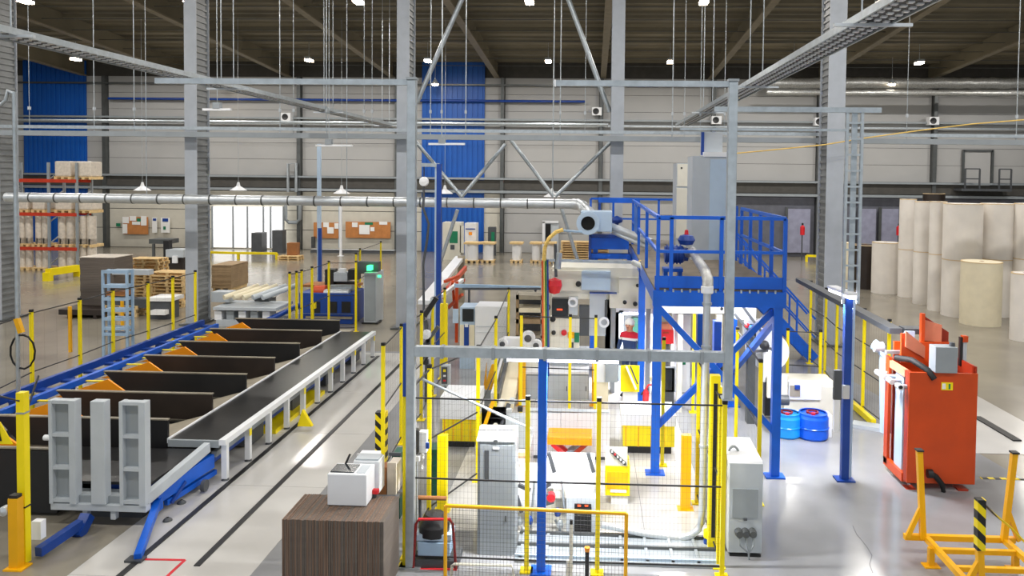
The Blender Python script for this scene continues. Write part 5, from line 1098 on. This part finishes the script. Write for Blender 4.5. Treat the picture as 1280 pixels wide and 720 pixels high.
part(r, 'frame', MB().box(g.x-1.2, g.x+.7, g.y, g.y+.5, .3, .6), 'dgrey'); part(r, 'upper_bed', MB().px(140, 186, 337, 344, g.y+.2, .3), 'lgrey'); part(r, 'sheet', MB().px(185, 214, 372, 377, g.y-.4, .8), 'sheet'); part(r, 'sheet', MB().px(188, 206, 388, 394, g.y-.6, .7), 'sheet')
for dx in (-1.1, .5): part(r, 'leg', MB().box(g.x+dx, g.x+dx+.1, g.y, g.y+.4, 0, .3), 'dgrey')
part(r, 'bed_post', MB().px(160, 163, 344, 396, g.y+.3, .1, 0), 'steel'); part(r, 'sheet_base', MB().px(186, 212, 377, 392, g.y-.35, .6, 0), 'dgrey')
# forklift-like dark machine behind
g = G(215, 350)
r = thing('pallet_stacker', 'grey and black stacker machine left of the ribbed column', 'machine', g)
part(r, 'body', MB().px(207, 229, 312, 322, g.y, .8), 'lgrey'); part(r, 'roof', MB().px(186, 212, 299, 305, g.y+.3, .8), 'steel'); part(r, 'dark_mast', MB().px(204, 211, 301, 322, g.y+.2, .3), 'blackm'); part(r, 'lower_body', MB().px(207, 229, 322, 345, g.y+.1, .7, 0), 'brownp'); part(r, 'white_tank', MB().px(215, 221, 320, 329, g.y-.1, .1), 'white'); part(r, 'roof_post', MB().px(190, 193, 305, 350, g.y+.3, .1, 0), 'steel')
# machine right of ribbed column
g = G(300, 408); Ym_ = g.y
r = thing('roller_table', 'grey roller table machine with cream rollers right of the ribbed column', 'machine', g)
part(r, 'frame', MB().px(266, 345, 384, 389, Ym_, 1.4), 'lgrey'); part(r, 'base', MB().px(270, 345, 400, 404, Ym_, 1.2, 0), 'lgrey')
for k in range(5): part(r, 'housing', MB().px(268+k*15, 277+k*15, 389, 400, Ym_+.1, .5), 'mgrey' if k % 2 else 'white')
for k in range(5): a = P(280+k*12, 372, Y=Ym_+.3); part(r, 'roller', MB().tube(a, a+Vector((.7, 1.0, .25)), .09, 12), 'paperc' if k < 3 else 'lgrey')
part(r, 'side_box', MB().px(264, 286, 365, 378, Ym_+.6, .5), 'lgrey'); part(r, 'white_sheet', MB().px(322, 342, 360, 372, Ym_+1.5, .5), 'sheet'); part(r, 'blue_rail', MB().tube(P(318, 408, Y=Ym_-.8), P(378, 380, Y=Ym_+1.4), .09), 'navy')
part(r, 'support', MB().px(318, 336, 372, 400, Ym_+1.2, .6, 0), 'dgrey')
# navy machine inside back fence
g = G(410, 405); Yn = g.y
r = thing('slitting_machine', 'navy blue slitting machine with orange rolls inside the yellow fence', 'machine', g)
part(r, 'body', MB().px(374, 441, 366, 403, Yn, 1.3, 0), 'navy', bevel=.02)
for x in (395, 416, 433): part(r, 'opening', MB().px(x-6, x+5, 377, 391, Yn-.02, .03), 'blackm')
part(r, 'lower_slot', MB().px(382, 440, 395, 399, Yn-.03, .04), 'tan'); part(r, 'rail', MB().px(365, 442, 391.5, 393, Yn-.1, .05), 'galv')
part(r, 'orange_roll', MB().tube(P(394, 364, Y=Yn+.3), P(408, 364, Y=Yn+.3), .2, 16), 'mach'); part(r, 'silver_roll', MB().tube(P(406, 366, Y=Yn+.2), P(437, 366, Y=Yn+.2), .13, 16), 'alu'); part(r, 'silver_roll', MB().tube(P(414, 360, Y=Yn+.6), P(442, 360, Y=Yn+.6), .12, 16), 'galv')
part(r, 'bed', MB().px(378, 445, 356, 360, Yn+.9, .8), 'card'); part(r, 'white_head', MB().px(416, 434, 341, 352, Yn+1.0, .5), 'lgrey'); part(r, 'black_end', MB().px(406, 417, 337, 357, Yn+1.0, .4), 'blackm'); part(r, 'black_end', MB().px(435, 447, 337, 350, Yn+1.0, .4), 'blackm'); part(r, 'white_cap', MB().px(423, 431, 336, 342, Yn+1.1, .2), 'white')
part(r, 'switch', MB().px(388, 394, 378, 386, Yn-1.0, .1), 'yel'); part(r, 'switch_arm', MB().px(390, 392, 386, 405, Yn-.98, .05, 0), 'yel'); part(r, 'head_support', MB().px(408, 445, 352, 380, Yn+1.31, .3, 0), 'dgrey')
unit('electrical_cabinet', 'blue grey upright cabinet with green light beside the navy machine', 'cabinet', (455, 470, 341, 403), Yn+.1, .9, 'lgrey', [('door', (456, 469, 343, 401), 'mgrey', .02), ('plinth', (452, 472, 403, 411), 'blackm', .02, .5), ('upper_unit', (450, 476, 326, 341), 'dgrey', -.6, .3), ('green_light', (464, 469, 330, 336), 'glow_g', -.55, .03), ('green_light', (472, 476, 344, 347), 'glow_g', .01, .03)])
unit('wall_bench', 'dark bench line along the wall under the cork board', 'bench', (388, 492, 313, 319), 46.6, .6, 'dgrey', [('bench_edge', (388, 492, 312, 313.5), 'lgrey', .02, .6)])
unit('phone_panel', 'narrow dark wall panel left of the cork board', 'panel', (389, 393, 296, 310), 48.0, .2, 'dgrey', [('strip', (390, 392, 298, 306), 'steel', .02)], floor=False)
# white blocks beyond the cell
unit('vending_machine', 'white cabinet machine with green window before the blue shutter', 'machine', (553, 576, 278, 318), 44.0, 1.0, 'cream', [('window', (562, 572, 289, 304), 'green', .02), ('vent', (563, 568, 306, 312), 'dgrey', .03), ('side_box', (575, 580, 282, 316), 'cream', 0)])
r = unit('wrapped_block', 'tall white wrapped block beside the white cabinet machine', 'cabinet', (581, 595, 279, 318), 43.5, .9, 'white', [('orange_tag', (586, 590, 290, 294), 'ora', .02), ('blue_line', (582, 594, 285.5, 287), 'navy', .02)])
r = unit('green_cabinet', 'slim dark unit with green side on the back wall post', 'cabinet', (610, 619, 284, 322), 46.5, .5, 'dgrey', [('green_strip', (614, 618, 290, 302), 'green', .03)])
for i, (xa_, xb_, yb_) in enumerate(((581, 598, 329), (601, 617, 329), (638, 652, 329), (663, 676, 329), (680, 694, 330))):
    g = G((xa_+xb_)/2, yb_); wd = (xb_-xa_)/960*g.y; yt_ = 302; h = P(xa_, yt_, Y=g.y).z
    r = thing('wrapped_pallet', 'film wrapped pallet with wooden lid beyond the cell, %s from left' % ['first', 'second', 'third', 'fourth', 'fifth'][i], 'pallet', g, 'wrapped pallets in the far aisle')
    for s in (-1, 0, 1): part(r, 'pallet_block', MB().box(g.x+s*wd*.4-.07, g.x+s*wd*.4+.07, g.y, g.y+.8, 0, .12), 'wood')
    part(r, 'pallet_board', MB().box(g.x-wd*.55, g.x+wd*.55, g.y, g.y+.8, .12, .15), 'wood'); part(r, 'load', MB().lathe((g.x, g.y+.4, .15), [(0, 0), (wd*.42, 0), (wd*.42, h-.3), (0, h-.3)], 18), 'white'); part(r, 'lid', MB().box(g.x-wd*.6, g.x+wd*.6, g.y, g.y+.8, h-.15, h-.05), 'wood')
d = struct('door_8', MB().px(681, 698, 279, 322, 48.2, .1), 'lgrey'); d['label'] = 'half open door with dark gap in the back wall'
struct('frame', MB().px(678, 681, 277, 322, 48.1, .15), 'white', d); struct('frame', MB().px(678, 698, 276, 279, 48.1, .15), 'white', d); struct('gap', MB().px(682, 688, 280, 322, 48.15, .05), 'dark', d)
# orange and white inclined conveyors (mid left of cell)
r = thing('inclined_conveyor', 'white belted conveyor on orange legs rising away behind the cell', 'conveyor', G(565, 400))
part(r, 'belt', MB().bar(P(530, 378, Y=22), P(575, 322, Y=30), .35, .12), 'white'); part(r, 'side_rail', MB().bar(P(552, 370, Y=22), P(582, 335, Y=28), .1, .16), 'mach')
for a_, b_ in (((556, 352), (573, 345)), ((556, 362), (580, 350)), ((566, 352), (568, 385)), ((578, 368), (560, 385))): part(r, 'orange_brace', MB().bar(P(*a_, Y=23), P(*b_, Y=24), .08), 'mach')
part(r, 'white_rail', MB().bar(P(545, 375, Y=21.5), P(578, 350, Y=23.5), .1), 'white'); part(r, 'leg', MB().px(569, 572, 352, 440, 22.5, .1, 0), 'mach'); part(r, 'leg', MB().px(540, 543, 372, 430, 22, .1, 0), 'galv')
part(r, 'belt_far_support', MB().px(572, 580, 320, 345, 29.5, .2, 0), 'tan')
r = thing('cross_conveyor', 'long blue grey rail table behind the cell fence', 'conveyor', G(620, 440)); part(r, 'rail', MB().bar(P(568, 357, Y=22.2), P(676, 360, Y=22.2), .1), 'sky'); part(r, 'rail', MB().bar(P(578, 361, Y=21.6), P(676, 361, Y=21.6), .06), 'dgrey')
for x in (585, 668): part(r, 'leg', MB().px(x, x+2, 360, 420, 22.2, .08, 0), 'dgrey')
# black diagonal mechanism near 535,380-450
r = thing('lifting_arm', 'black and silver jointed lifting arm left of the navy hoist post', 'machine part', G(535, 470))
for a_, b_, m, w_ in (((531, 395), (546, 372), 'blackm', .1), ((532, 400), (536, 430), 'dgrey', .08), ((530, 432), (548, 408), 'steel', .08), ((540, 372), (536, 398), 'alu', .06), ((536, 430), (530, 455), 'blackm', .1)):
    part(r, 'link', MB().bar(P(*a_, Y=16.5), P(*b_, Y=16.5), w_), m)
part(r, 'joint', MB().lathe(P(533, 418, Y=16.4), [(0, -.08), (.1, -.06), (.1, .06), (0, .08)], 12, 'y'), 'white'); part(r, 'stand', MB().px(531, 535, 450, 500, 16.55, .1, 0), 'dgrey')
# ================================================================ worker
def worker():
    g = P(787, 486, Y=17.3); g.z = 0; x, y = g.x, 17.3
    root = thing('person', 'worker in red and blue work clothes standing in the lit doorway', 'person', (x, y, 0))
    V = {'pel': ((0, 0, .98), .15), 'bel': ((0, 0, 1.12), .14), 'che': ((0, -.02, 1.36), .165), 'nec': ((0, -.03, 1.5), .06), 'hea0': ((0, -.05, 1.58), .075), 'hea': ((0, -.06, 1.66), .1), 'top': ((0, -.05, 1.74), .07)}
    for s, n in ((-1, 'l'), (1, 'r')):
        V['hip'+n] = ((s*.1, 0, .93), .105); V['kne'+n] = ((s*.12, -.03, .5), .065); V['ank'+n] = ((s*.13, .02, .09), .045); V['toe'+n] = ((s*.15, -.15, .05), .04)
        V['sho'+n] = ((s*.19, 0, 1.42), .07); V['elb'+n] = ((s*.27, -.02, 1.14), .048); V['wri'+n] = ((s*.2, -.24, 1.06), .03); V['pal'+n] = ((s*.17, -.31, 1.06), .032)
    Ed = [('pel', 'bel'), ('bel', 'che'), ('che', 'nec'), ('nec', 'hea0'), ('hea0', 'hea'), ('hea', 'top')]
    for n in 'lr': Ed += [('pel', 'hip'+n), ('hip'+n, 'kne'+n), ('kne'+n, 'ank'+n), ('ank'+n, 'toe'+n), ('che', 'sho'+n), ('sho'+n, 'elb'+n), ('elb'+n, 'wri'+n), ('wri'+n, 'pal'+n)]
    for s, n in ((-1, 'l'), (1, 'r')):
        px_, py_, pz_ = V['pal'+n][0]
        for k in range(4):
            a = 'f%d%s' % (k, n); L = (.035, .042, .04, .03)[k]
            V[a] = ((px_-s*.024+s*k*.016, py_-.045, pz_-.003), .009); V[a+'t'] = ((px_-s*.026+s*k*.017, py_-.05-L, pz_-.03), .008); Ed += [('pal'+n, a), (a, a+'t')]
        V['th'+n] = ((px_-s*.045, py_-.02, pz_+.0), .01); V['tt'+n] = ((px_-s*.055, py_-.055, pz_-.01), .009); Ed += [('pal'+n, 'th'+n), ('th'+n, 'tt'+n)]
    names = list(V); idx = {k: i for i, k in enumerate(names)}
    me = bpy.data.meshes.new('body'); me.from_pydata([V[k][0] for k in names], [(idx[a], idx[b]) for a, b in Ed], [])
    o = bpy.data.objects.new('body', me); C.objects.link(o); o.parent = root
    sk = o.modifiers.new('skin', 'SKIN'); sk.use_smooth_shade = True; me.skin_vertices or None
    for i, k in enumerate(names): me.skin_vertices[0].data[i].radius = (V[k][1], V[k][1]*(.8 if k in ('che', 'bel', 'pel') else 1))
    me.skin_vertices[0].data[0].use_root = True
    ss = o.modifiers.new('sub', 'SUBSURF'); ss.levels = 1; ss.render_levels = 2
    # clothing by height and reach: procedural colours on the one body
    m = bpy.data.materials.new('worker_clothes'); m.use_nodes = True; nt = m.node_tree; b = nt.nodes['Principled BSDF']; N = nt.nodes.new; L_ = nt.links.new
    tc = N('ShaderNodeTexCoord'); sp = N('ShaderNodeSeparateXYZ'); L_(tc.outputs['Object'], sp.inputs[0])
    mr = N('ShaderNodeMapRange'); mr.inputs['From Max'].default_value = 2; L_(sp.outputs['Z'], mr.inputs['Value'])
    rp = N('ShaderNodeValToRGB'); cr_ = rp.color_ramp; cr_.interpolation = 'CONSTANT'
    stops = [(0, '#1c1c1e'), (.05, '#33496e'), (.5, '#33496e'), (.585, '#2c4474'), (.655, '#e8e8ea'), (.68, '#cf1f38'), (.752, '#c98f72')]
    cr_.elements[0].position = 0; cr_.elements[0].color = lin(stops[0][1]); cr_.elements[1].position = stops[1][0]; cr_.elements[1].color = lin(stops[1][1])
    for p_, c_ in stops[2:]: e = cr_.elements.new(p_); e.color = lin(c_)
    L_(mr.outputs[0], rp.inputs[0])
    lt = N('ShaderNodeMath'); lt.operation = 'LESS_THAN'; lt.inputs[1].default_value = -.235; L_(sp.outputs['Y'], lt.inputs[0])
    gt = N('ShaderNodeMath'); gt.operation = 'GREATER_THAN'; gt.inputs[1].default_value = .5; L_(sp.outputs['Z'], gt.inputs[0])
    mu = N('ShaderNodeMath'); mu.operation = 'MULTIPLY'; L_(lt.outputs[0], mu.inputs[0]); L_(gt.outputs[0], mu.inputs[1])
    mx = N('ShaderNodeMixRGB'); L_(mu.outputs[0], mx.inputs[0]); L_(rp.outputs[0], mx.inputs[1]); mx.inputs[2].default_value = lin('#c98f72'); L_(mx.outputs[0], b.inputs['Base Color']); b.inputs['Roughness'].default_value = .8
    me.materials.append(m)
    H = Vector((x, y, 0))
    hr = MB(); 
    hr.lathe(H+Vector((0, -.035, 1.68)), [(.1, -.02), (.115, .03), (.1, .08), (.06, .115), (0, .125)], 14); part(root, 'cap', hr, 'sheet', label='white work cap')
    part(root, 'nose', MB().bar(H+Vector((0, -.15, 1.67)), H+Vector((0, -.185, 1.64)), .022), 'skin')
    for s in (-1, 1):
        part(root, 'eye', MB().lathe(H+Vector((s*.035, -.15, 1.675)), [(0, -.01), (.011, -.004), (0, .006)], 8, 'y'), 'blackm'); part(root, 'ear', MB().lathe(H+Vector((s*.1, -.05, 1.65)), [(0, -.012), (.025, -.005), (.025, .005), (0, .012)], 10, 'x'), 'skin')
    part(root, 'mouth', MB().box(x-.025, x+.025, y-.155, y-.147, 1.605, 1.613), 'dred')
    root.rotation_euler.z = math.radians(-25)
worker()
bpy.context.view_layer.update()
